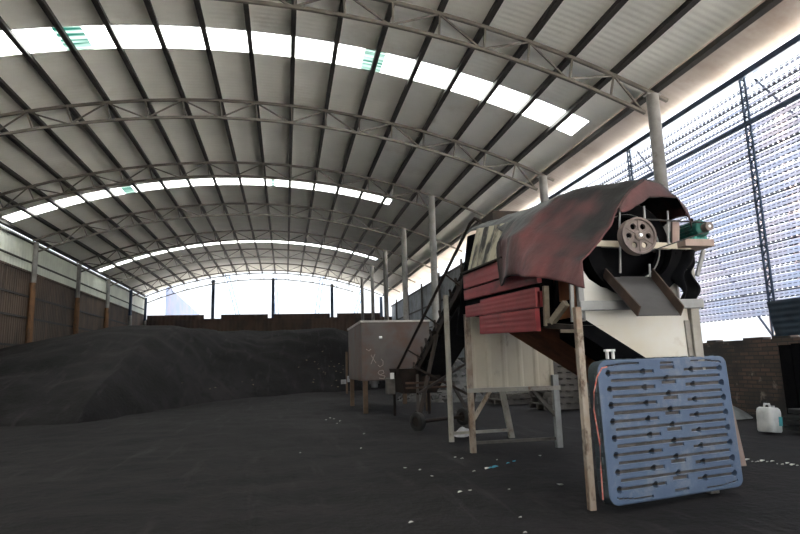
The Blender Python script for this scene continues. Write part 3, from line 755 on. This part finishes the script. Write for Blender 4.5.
# timber ends and ties between red box and front post
part(MB().bar(WX(545.5, 286, 2.5), WX(547, 326, 2.5), .05, .04), 'tie_post', M['wood_light'])
part(MB().bar(WX(571, 284, 2.55), WX(573, 322, 2.55), .03, .03), 'tie_post', M['grey_frame'])
part(MB().bar(WX(552, 322, 2.5), WX(566, 303, 2.55), .05, .06), 'timber_strut', M['wood_light'])
part(MB().bar(WX(540, 325, 2.52), WX(575, 327.5, 2.55), .07, .05), 'tie_rail', M['rust_dark'])
part(MB().bar(WX(563, 331, 2.5), WX(580, 331, 2.5), .05, .03), 'timber_block', M['wood_light'])
part(MB().box((2.62, 5.0, 1.6), (2.66, 5.5, 2.3)), 'inner_plate', M['rust'])
# rear box of ribbed cream sheets on legs
def ribbed(pa, pb, z0, z1, nm):
    pa, pb = V(pa), V(pb); d = pb-pa; ln = d.length; nn = V((d.y, -d.x, 0)).normalized(); n = int(ln/.03)
    def fn(u, v):
        k = int(round(u*n)) % 8; off = .014 if k in (0, 1) else 0.
        p = pa.lerp(pb, u)+nn*off; p.z = z0+(z1-z0)*v; return p
    return part(MB().grid(fn, n, 1), nm, M['cream'], solid=.006)
ribbed((2.62, 8.2, 0), (3.86, 8.2, 0), .84, 1.95, 'ribbed_panel')
ribbed((3.86, 8.2, 0), (3.86, 9.4, 0), .84, 2.3, 'ribbed_panel')
lg = part(MB().bar((2.57, 8.15, -.03), (2.57, 8.15, 1.9), .075, .075), 'leg', M['rusty_frame']); lg['label'] = 'rust-streaked leg'
part(MB().bar((3.86, 8.15, -.03), (3.86, 8.15, 1.0), .085, .075), 'leg', M['grey_frame'])
lg = part(MB().tube([(2.61, 9.39, -.03), (2.61, 9.39, 2.33)], .045, 12), 'leg', M['frame'], smooth=True); lg['label'] = 'pale round leg'
part(MB().bar((3.66, 9.47, -.03), (3.5, 9.42, .85), .085, .07), 'leg', M['frame'])
part(MB().bar((2.53, 8.14, .82), (3.92, 8.14, .815), .07, .06), 'bottom_rail', M['frame'])
part(MB().bar((3.86, 8.15, .83), (3.86, 9.4, .83), .06, .06), 'bottom_rail', M['frame'])
part(MB().bar((2.57, 8.17, .10), (3.86, 8.17, .10), .04, .04), 'lower_tie', M['wood_grey'])
part(MB().bar((2.61, 9.4, .10), (3.64, 9.46, .10), .045, .045), 'lower_tie', M['frame'])
part(MB().bar((2.6, 8.16, .42), (2.86, 8.16, .8), .05, .05), 'knee_brace', M['rusty_frame'])
part(MB().bar((3.84, 8.16, .42), (3.5, 8.16, .8), .05, .05), 'knee_brace', M['wood_grey'])
# feed box at the rear top
a, b = W(487, 229, 8.75), W(512, 216, 8.75)
mb = MB(); mb.box((a.x, 8.45, a.z-.25), (b.x+.3, 9.1, b.z)); part(mb, 'feed_box', M['rust_dark'])
a2 = W(480, 228, 8.75)

# ------------------------------------------------------------------ tarpaulin
ZR = [(4.8, 2.87), (5.05, 2.94), (5.3, 2.98), (5.83, 3.04), (6.6, 3.11), (7.24, 3.18), (7.8, 3.25), (8.4, 3.35)]
HEM = [(4.6, 1.77), (4.85, 1.79), (5.0, 1.85), (5.3, 1.98), (5.65, 2.07), (6.0, 2.09), (6.24, 2.05), (6.32, 2.4), (6.42, 2.72), (7.0, 2.93), (8.0, 3.12), (8.6, 3.2)]
PF = [(2.48, -1.08), (2.53, -.83), (2.70, -.66), (2.93, -.45), (3.08, -.25), (3.2, -.10), (3.34, 0.), (3.47, -.03), (3.58, -.09), (3.68, -.18), (3.75, -.27), (3.76, -.36)]
PM = [(2.34, -1.10), (2.37, -.75), (2.42, -.50), (2.60, -.28), (2.80, -.12), (2.98, -.03), (3.14, 0.), (3.35, -.02), (3.55, -.08), (3.72, -.2), (3.82, -.36), (3.84, -.5)]
def tarp(u, v):
    Y = 4.82+3.58*u
    zr, hem = lerp_tab(ZR, Y), lerp_tab(HEM, Y)
    k = min(1., max(0., (Y-4.85)/.85)); k = k*k*(3-2*k)
    pl = [V((a[0]*(1-k)+b[0]*k, 0, zr+a[1]*(1-k)+b[1]*k)) for a, b in zip(PF, PM)]
    # the part of the section below the hem is missing
    out = []
    for p, q in zip(pl, pl[1:]):
        if not out and len(out) == 0:
            if q.z <= hem and q.x < 3.1: continue
            t = min(1, max(0, (hem-p.z)/(q.z-p.z))) if q.z != p.z else 0
            out.append(p.lerp(q, t) if q.z > p.z else p)
            if p.z > hem and p is pl[0]: out[0] = V((p.x, 0, hem))
        out.append(q)
    L_ = [0.]
    for p, q in zip(out, out[1:]): L_.append(L_[-1]+(q-p).length)
    tt = v*L_[-1]; p = out[-1].copy()
    for i in range(len(out)-1):
        if tt <= L_[i+1] or i == len(out)-2:
            p = out[i].lerp(out[i+1], min(1, (tt-L_[i])/max(1e-6, L_[i+1]-L_[i]))); break
    low = max(0., min(1., (zr-.35-p.z)/.75)) if p.x < 3.1 else 0.      # 0 at the shoulder, 1 at the left hem
    f = .075*sin(15*u+2.2*low+.9)+.040*sin(37*u-2.4*low+1)-.035
    p.x += f*min(1, .25+6*u)*low*(1-max(0, min(1, (Y-6.1)/.6)))-.02*low
    p.y = Y-.36*max(0, low)**1.1*max(0, 1-u*2.6)
    p.z += .015*sin(23*u)*low
    p += noise.noise_vector(p*2.0)*.022+noise.noise_vector(p*5.5)*.012
    return p
def front_valance(u, v):
    vv = .50+.49*u
    p = tarp(0, vv)
    d = .03+.19*abs(sin(pi*(u*1.28+.02)))**.8*(1-.25*u)
    return p+V((-.01*v, -.05*sin(pi*.5*v), -d*v))
mb = MB(); mb.grid(tarp, 100, 90); mb.grid(front_valance, 50, 8)
tp = tag(mb.build('tarpaulin', M['tarp'], loc=(3.1, 6.2, 2.0), smooth=True, solid=.012), 'dusty dark red tarpaulin draped over the drum of the coal screen', 'tarpaulin')
def skirt(u, v):
    a, b = W(675, 250, 4.93), W(696, 252, 4.93); c, d = W(678, 303, 4.90), W(693, 300, 4.90)
    p = a.lerp(b, u).lerp(c.lerp(d, u), v); p += V((.05*sin(3*v*pi)*v*(1-v)*3, .05*sin(7*u+5*v), 0))
    p += noise.noise_vector(p*5)*.03; return p
tag(MB().grid(skirt, 20, 30).build('hanging_cloth', M['soot_shade'], loc=W(685, 302, 4.92), smooth=True, solid=.015), 'dark rubber cloth hanging below the motor platform', 'cloth')

# ------------------------------------------------------------------ blue pallet
pl_w, pl_h, pl_t = 1.60, 1.185, .13
bl, br = G(611, 509, .0), G(745, 487.5, .012)
pd = (br-bl); pd.z = 0; pl_w = pd.length; pdir = pd.normalized()
bk = V((-pdir.y, pdir.x, 0))                         # away from the camera
lean = V((0, 0, 1))*cos(.07)+bk*sin(.07); nb = bk*cos(.07)-V((0, 0, 1))*sin(.07)
tilt = (br.z-bl.z)/pl_w
ex = (pdir+V((0, 0, tilt))).normalized()
PB = bl+V((0, 0, .012))
lean = (lean+pdir*.045).normalized()
def PP(x, z, d=0): return PB+ex*x+lean*z+nb*d
pt = thing('plastic_pallet', 'blue slotted plastic pallet standing on edge against the machine', 'pallet', tuple(PB))
NX, NZ = 300, 232
grooves = []   # (x0, x1, z, half height, depth), holes (x, z, r)
holes = []
for i in range(8):
    z = pl_h*(.905-.1145*i)
    grooves += [(.075, .40, z, .0135, .012), (.455, .565, z+.03, .015, .012), (.64, .93, z, .0135, .012)]
    holes += [(.07, z, .027), (.325, z, .026), (.70, z, .026), (.935, z, .027)]
    if i < 7:
        zb = z-pl_h*.057
        grooves.append((.085, .925, zb, .0135, .012)); holes.append((.50, zb, .026))
for zz in (.965,): grooves += [(.46, .56, pl_h*.962, .010, .02)]
grooves.append((.46, .56, pl_h*.045, .010, .02))
def pdepth(x, z):
    d = 0.
    for (a, b, zc, hh, dp) in grooves:
        if a*pl_w <= x <= b*pl_w and abs(z-zc) < hh: d = max(d, dp)
    for (a, zc, r) in holes:
        if hypot(x-a*pl_w, z-zc) < r: d = max(d, .06)
    for cx, sx in ((.0, 1), (1., -1)):
        for cz, sz in ((0., 1), (1., -1)):
            lx, lz = (x-cx*pl_w)*sx, (z-cz*pl_h)*sz
            if .07 < lx < .46 and abs(lz-.035-.10*max(0, (.28-lx))**1.0-.0) < .007: d = max(d, .015)
    rr = .09
    return d
rc = .10
def inside(x, z):
    lx, lz = min(x, pl_w-x), min(z, pl_h-z)
    if lx < rc and lz < rc: return hypot(rc-lx, rc-lz) <= rc
    return True
def clampc(x, z):
    cx = min(max(x, rc), pl_w-rc); cz = min(max(z, rc), pl_h-rc)
    if (x < rc or x > pl_w-rc) and (z < rc or z > pl_h-rc):
        dx, dz = x-cx, z-cz; m_ = max(abs(dx), abs(dz)); h = hypot(dx, dz)
        if h > 1e-9: k = m_/h; return cx+dx*k, cz+dz*k
    return x, z
vs, fs, mi = [], [], []
for i in range(NX+1):
    for j in range(NZ+1):
        x, z = pl_w*i/NX, pl_h*j/NZ; d = pdepth(x, z); x, z = clampc(x, z)
        e = min(x, pl_w-x, z, pl_h-z)
        vs.append(PP(x, z, d+max(0, .012-e)**1*.6))
mb = MB()
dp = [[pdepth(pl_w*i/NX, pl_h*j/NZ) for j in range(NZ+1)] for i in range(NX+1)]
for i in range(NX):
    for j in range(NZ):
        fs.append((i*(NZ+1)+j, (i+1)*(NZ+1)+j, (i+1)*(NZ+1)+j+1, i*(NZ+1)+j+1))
        d4 = min(dp[i][j], dp[i+1][j], dp[i][j+1], dp[i+1][j+1]); mi.append(2 if d4 > .04 else 1 if d4 > .01 else 0)  # deep holes painted black for their shade, grooves get the grime
mb.v = vs; mb.f = fs; mb.mi = mi
mb.build('deck', [M['pallet'], M['grime'], M['soot_shade']], pt, recalc=False)
def outline(d, sh=0., n=8):
    pts = []
    for cx, cz, a0 in ((pl_w-rc, rc, -pi/2), (pl_w-rc, pl_h-rc, 0), (rc, pl_h-rc, pi/2), (rc, rc, pi)):
        for k in range(n+1):
            a = a0+pi/2*k/n; pts.append(PP(cx+(rc-sh)*cos(a), cz+(rc-sh)*sin(a), d))
    return pts
mb = MB(); o1, o2 = outline(.007), outline(pl_t); n = len(o1)
mb.add(o1+o2, [(k, (k+1) % n, n+(k+1) % n, n+k) for k in range(n)]+[tuple(range(n, 2*n))])
for side_ in (0, 1):
    for k in range(10):
        z = .13+k*(pl_h-.26)/9.4; x = -.012 if side_ == 0 else pl_w-.01
        c = [PP(x+a, z+b, d) for b in (0, .06) for (a, d) in ((0, .035), (.022, .035), (.022, .12), (0, .12))]
        mb.hexa(c)
for k in range(12):
    x = .13+k*(pl_w-.26)/11.4
    mb.hexa([PP(x+a, pl_h-.01+b, d) for b in (0, .02) for (a, d) in ((0, .035), (.06, .035), (.06, .12), (0, .12))])
mb.build('rim', M['pallet_side'], pt)
# pinkish board behind the pallet
c = G(747, 466)
tag(MB().hexa([(c.x-.26, c.y, .0), (c.x, c.y, .0), (c.x, c.y+.04, .0), (c.x-.26, c.y+.04, .0), (c.x-.30, c.y+.08, .80), (c.x-.04, c.y+.08, .80), (c.x-.04, c.y+.12, .80), (c.x-.30, c.y+.12, .80)]).build('wooden_board', M['wood_pink'], loc=(c.x-.13, c.y+.06, 0), bevel=.006),
    'weathered pinkish board leaning behind the right edge of the blue pallet', 'board')
# white bracket on the pallet's top corner
a = W(623.5, 361, 4.80)
mb = MB(); a = PP(.20, pl_h+.012, .06)
mb.box((a.x-.035, a.y-.02, a.z), (a.x-.02, a.y+.02, a.z+.075)); mb.box((a.x+.02, a.y-.02, a.z), (a.x+.035, a.y+.02, a.z+.075)); mb.box((a.x-.05, a.y-.02, a.z+.065), (a.x+.045, a.y+.02, a.z+.085))
tag(mb.build('plastic_hook', M['tag'], loc=a, bevel=.004), 'small white bracket on the top left of the blue pallet', 'bracket')
# red and white cable beside the rusty post
pts = [W(x, y, 4.62) for x, y in ((607, 367), (602, 368), (597, 377), (594, 392), (594, 410), (597, 428), (600, 445), (601, 470), (603, 500))]
tag(MB().tube(pts, .006, 8).build('cable', M['cable'], loc=pts[-1], smooth=True), 'thin red and white cable hanging between rusty post and blue pallet', 'cable')

# ------------------------------------------------------------------ things by the right wall
jc = G(770, 432)
jt = thing('jerrycan', 'white plastic jerrycan with teal label by the brick wall', 'jerrycan', tuple(jc))
w, dpt, hgt = .34, .25, .38
mb = MB(); R_ = Matrix.Rotation(.35, 3, 'Z'); tl = Matrix.Rotation(.10, 3, 'Y')
def J(x, y, z): return jc+R_ @ (tl @ V((x, y, z)))
def ringj(s, z, n=6, r=.06):
    pts = []
    for cx, cy, a0 in ((w/2-r, -dpt/2+r, -pi/2), (w/2-r, dpt/2-r, 0), (-w/2+r, dpt/2-r, pi/2), (-w/2+r, -dpt/2+r, pi)):
        for k in range(n+1):
            a = a0+pi/2*k/n; pts.append(J((cx+r*cos(a))*s, (cy+r*sin(a))*s, z))
    return pts
rows = [ringj(.92, 0), ringj(1, .025), ringj(1, .15), ringj(.98, .17), ringj(1, .19), ringj(1, hgt*.8), ringj(.93, hgt*.93), ringj(.75, hgt)]
n = len(rows[0]); fs = []
for i in range(len(rows)-1): fs += [(i*n+k, i*n+(k+1) % n, (i+1)*n+(k+1) % n, (i+1)*n+k) for k in range(n)]
fs += [tuple(range(n-1, -1, -1)), tuple(range((len(rows)-1)*n, len(rows)*n))]
mb.add([p for r in rows for p in r], fs); mb.build('body', M['can'], jt, smooth=True)
MB().tube([J(-.12, 0, hgt-.01), J(-.10, 0, hgt+.05), J(.03, 0, hgt+.05), J(.06, 0, hgt-.01)], .017, 10).build('handle', M['can'], jt, smooth=True)
MB().tube([J(.13, 0, hgt-.03), J(.13, 0, hgt+.03)], .03, 14).build('cap', M['grey_frame'], jt, smooth=True)
MB().hexa([J(a, -dpt/2-b, z) for z in (.10, .24) for a, b in ((.04, .004), (.14, .004), (.14, -.01), (.04, -.01))]).build('label', M['label_teal'], jt)
# blue board on the wall
a, b = WX(768, 303, XR-.1), WX(768, 337, XR-.1)
tag(MB().hexa([(XR-.02, 6.9, 1.56), (XR+.03, 6.9, 1.56), (XR+.03, a.y, 1.56), (XR-.02, a.y, 1.56), (XR-.06, 6.9, 2.27), (XR-.01, 6.9, 2.27), (XR-.01, a.y+.08, 2.27), (XR-.06, a.y+.08, 2.27)]).build('sheet_board', M['board_blue'], loc=(XR, 8.6, 1.56)),
    'dark blue corrugated board closing the gap above the brick wall', 'board')
# black upright boards against the wall, at the right edge
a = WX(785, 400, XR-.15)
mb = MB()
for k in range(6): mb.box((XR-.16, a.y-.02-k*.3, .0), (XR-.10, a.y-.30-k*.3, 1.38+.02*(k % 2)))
tag(mb.build('dark_door', M['soot_shade'], loc=(XR-.13, a.y-.9, 0)), 'black boarded hatch against the brick wall at the right edge', 'hatch')
# dusty sheet and tyres, planks
def heap(cx, cy, rx, ry, h, seed, n=26):
    def fn(u, v):
        r = v; a = 2*pi*u; x, y = cx+rx*r*cos(a), cy+ry*r*sin(a)
        z = h*(1-r**2.2)+.10*h*noise.noise(V((x*3, y*3, seed)))*(1-r)*2
        return V((x, y, max(-.03, z-.01)))
    return MB().grid(fn, n*2, n)
a = G(752, 421)
tag(heap(a.x+.15, a.y+1.0, .55, .6, .26, 3).build('plastic_sheet', M['bag'], loc=(a.x+.2, a.y+.9, 0), smooth=True), 'crumpled grey plastic sheet heaped beside the jerrycan', 'sheet')
a = G(744, 424)
for k in range(2):
    c = V((a.x-.75+.05*k, a.y+1.35, .09+.17*k)); mb = MB()
    mb.lathe(c-V((0, 0, .08)), (0, 0, 1), [(0, .2), (0, .3), (.04, .34), (.12, .34), (.16, .3), (.16, .2), (.08, .17), (0, .2)], 28)
    tag(mb.build('old_tyre', M['tyre'], loc=c-V((0, 0, .08)), smooth=True), ['worn black tyre lying lowest in the stack by the brick wall', 'worn black tyre lying on top of the stack by the brick wall'][k], 'tyre', 'tyres by the wall')
a = G(792, 436)
for k in range(4):
    y = a.y+.25; z = .02+k*.085
    tag(MB().box((a.x+.34+.04*k, y-.25, z), (a.x+1.1, y+.25, z+.07)).build('plank', M['rubber'], loc=(a.x+.4, y, z), bevel=.004), 'dusty plank at the right edge beside the jerrycan, %s of its stack' % ['bottom one', 'second', 'third', 'topmost'][k], 'plank', 'planks by the jerrycan')

# ------------------------------------------------------------------ grey timber pallets behind the machine
def wood_pallet(c, w=1.25, d=1.0, h=.15):
    t = thing('wooden_pallet', 'x', 'pallet', tuple(c), 'grey wooden pallets behind the machine')
    for k in range(6): MB().box((c[0]-w/2+k*(w-.11)/5, c[1]-d/2, c[2]+h-.03), (c[0]-w/2+k*(w-.11)/5+.11, c[1]+d/2, c[2]+h)).build('deck_board', M['wood_grey'], t)
    for k in range(3):
        y = c[1]-d/2+k*(d-.09)/2
        MB().box((c[0]-w/2, y, c[2]+.025), (c[0]+w/2, y+.09, c[2]+h-.03)).build('bearer', M['wood_grey'], t)
        MB().box((c[0]-w/2, y, c[2]), (c[0]+w/2, y+.09, c[2]+.025)).build('bottom_board', M['wood_grey'], t)
    return t
a = G(573, 410); p0 = wood_pallet(V((a.x+.05, a.y+.7, 0)))
for k in range(9):
    c = p0 if k == 0 else copy_tree(p0)
    c.location = (a.x+.05+rnd.uniform(-.06, .06), a.y+.7+rnd.uniform(-.04, .04), .153*k); c.rotation_euler.z = rnd.uniform(-.04, .04)
    c['label'] = 'grey wooden pallet in the stack behind the machine, ' + ('bottom one' if k == 0 else 'topmost' if k == 8 else '%s from the ground' % ORD[k])
b = G(526, 405)
for k in range(2):
    c = copy_tree(p0); c.location = (b.x+.1*k, b.y+.9, .155*k); c.rotation_euler.z = .1+.1*k
    c['label'] = ['grey wooden pallet lying flat under another, seen between the legs of the rear box', 'grey wooden pallet lying on another, seen between the legs of the rear box'][k]
q = G(590, 408); 
q = G(585, 408)
tag(MB().bar(q, W(591.5, 384, q.y+.12), .05, .03).build('pale_stick', M['wood_light'], loc=q), 'pale stick leaning on the grey pallet stack', 'stick')
# rubble behind the conveyor
mb = MB(); b = G(458, 402)
for k in range(420):
    r = sqrt(rnd.random()); an = rnd.uniform(0, 2*pi); x, y = b.x+.6+2.0*r*cos(an), b.y+2.2+2.0*r*sin(an); z = max(0, 1.5*(1-r))*rnd.uniform(.75, 1)
    s = rnd.uniform(.07, .2); e = Matrix.Rotation(rnd.uniform(0, 3), 3, 'Z') @ Matrix.Rotation(rnd.uniform(0, 3), 3, 'X')
    mb.hexa([V((x, y, z))+e @ V((sx*s*.6, sy*s*.5, sz*s*.4)) for sz in (-1, 1) for sx, sy in ((-1, -1), (1, -1), (1, 1), (-1, 1))])
mb.grid(lambda u, v: V((b.x+.6+2.1*v*cos(2*pi*u), b.y+2.2+2.1*v*sin(2*pi*u), 1.45*(1-v)-.02)), 24, 8)
tag(mb.build('rubble_heap', M['rubble'], loc=(b.x+.6, b.y+2.2, 0)), 'heap of pale broken rubble behind the conveyor legs', 'rubble', kind='stuff')

# ------------------------------------------------------------------ litter
def scrap(x, y, s, mat, name, lab, cat, grp, zf=ground_z, lift=.012, p=None):
    if p is None: p = G(x, y); 
    z = zf(p.x, p.y)+lift; s *= .55; mb = MB(); an = rnd.uniform(0, 3.1)
    def fn(u, v):
        a, b = (u-.5)*s, (v-.5)*s*.6
        return V((p.x+a*cos(an)-b*sin(an), p.y+a*sin(an)+b*cos(an), z+.15*s*sin(3*u+2*v)+.02*s))
    tag(mb.grid(fn, 4, 3).build(name, mat, loc=(p.x, p.y, z), solid=.004), lab, cat, grp)
for x, y, s in ((487, 468, .09), (455, 455, .08), (462, 458, .07), (474, 473, .06), (405, 468, .06), (364, 432, .07), (340, 420, .06), (361, 444, .05), (560, 484, .10), (540, 455, .06),
                (520, 514, .06), (525, 532, .05), (432, 477, .05), (411, 523, .06), (300, 450, .05), (330, 416, .08), (334, 418, .07), (326, 419, .06), (337, 422, .05), (420, 470, .05), (509, 488, .06), (497, 460, .05),
                (460, 493, .07), (470, 491, .06)):
    scrap(x, y, s, M['paper'], 'paper_scrap', 'tiny pale scrap of litter on the black coal floor', 'litter', 'pale scraps on the floor')
for x, y, w_ in ((495, 467, .13), (490, 468, .11), (514, 462, .10), (508, 464, .07)):
    scrap(x, y, w_, M['blue_scrap'], 'blue_scrap', 'bright blue scrap of plastic on the floor in front of the rear box', 'litter', 'blue scraps')
for k in range(12):
    scrap(742+k*5, 457+k*.5+rnd.uniform(-1.5, 1.5), rnd.uniform(.03, .1), M['paper'], 'white_crumb', 'white crumb in the pale streak on the floor right of the blue pallet', 'litter', 'white crumbs by the pallet')
# yellow specks on the coal slope
def pile_hit(px, py):
    v = ray(px, py); t = 14.
    while t < 52:
        x, y, z = v.x*t/v.y, t, CAMZ+v.z*t/v.y
        if z < pile_z(x, y): return V((x, y, z))
        t += .1
    return None
for k in range(30):
    px, py = (rnd.gauss(325, 14), rnd.gauss(372, 9)) if k < 24 else (rnd.uniform(180, 260), rnd.uniform(375, 392))
    p = pile_hit(px, py)
    if p: scrap(0, 0, rnd.uniform(.08, .16), M['leaf'], 'yellow_scrap', 'tiny yellowish speck scattered on the coal slope left of the tank', 'litter', 'yellow specks on the slope', zf=pile_z, lift=.05, p=p)
p = G(463, 436)
def rag(u, v):
    a = 2*pi*u; r = .17*v*(1+.25*sin(3*a+1)); x, y = p.x+r*cos(a)*1.1, p.y+r*sin(a)*.8
    return V((x, y, max(.0, .15*(1-v**1.6)+.05*noise.noise(V((x*9, y*9, 2)))*(1-v*.5))+.0))
tag(MB().grid(rag, 30, 10).build('rag', M['rag'], loc=(p.x, p.y, 0), smooth=True), 'crumpled pale grey rag at the foot of the pale round leg', 'rag')

# ------------------------------------------------------------------ light
wd = bpy.data.worlds.new('sky'); SC.world = wd; wd.use_nodes = True
n, l = wd.node_tree.nodes, wd.node_tree.links
tc = n.new('ShaderNodeTexCoord'); sp = n.new('ShaderNodeSeparateXYZ'); l.new(tc.outputs['Generated'], sp.inputs[0])
st = ramp(n, l, sp.outputs['Z'], .0, 1.0)             # overcast sky: the zenith is brighter than the horizon
mr = n.new('ShaderNodeMapRange'); mr.inputs['To Min'].default_value = SKY_H; mr.inputs['To Max'].default_value = SKY_Z
l.new(st, mr.inputs['Value'])
bg = n['Background']; bg.inputs['Color'].default_value = (.86, .93, 1.0, 1); l.new(mr.outputs['Result'], bg.inputs['Strength'])
sun = bpy.data.lights.new('sun', 'SUN'); sun.energy = SUN; sun.angle = radians(8); sun.color = (1, .96, .90)
so = bpy.data.objects.new('sun', sun); COL.objects.link(so); so.location = (-30, -20, 60)
so.rotation_euler = V((.25, .16, -.95)).to_track_quat('-Z', 'Y').to_euler()
SC.view_settings.view_transform = 'Standard'; SC.view_settings.look = 'None'; SC.view_settings.gamma = 1
SC.view_settings.use_curve_mapping = False; SC.view_settings.exposure = EXPO
SC.cycles.diffuse_bounces = 6; SC.cycles.max_bounces = 12
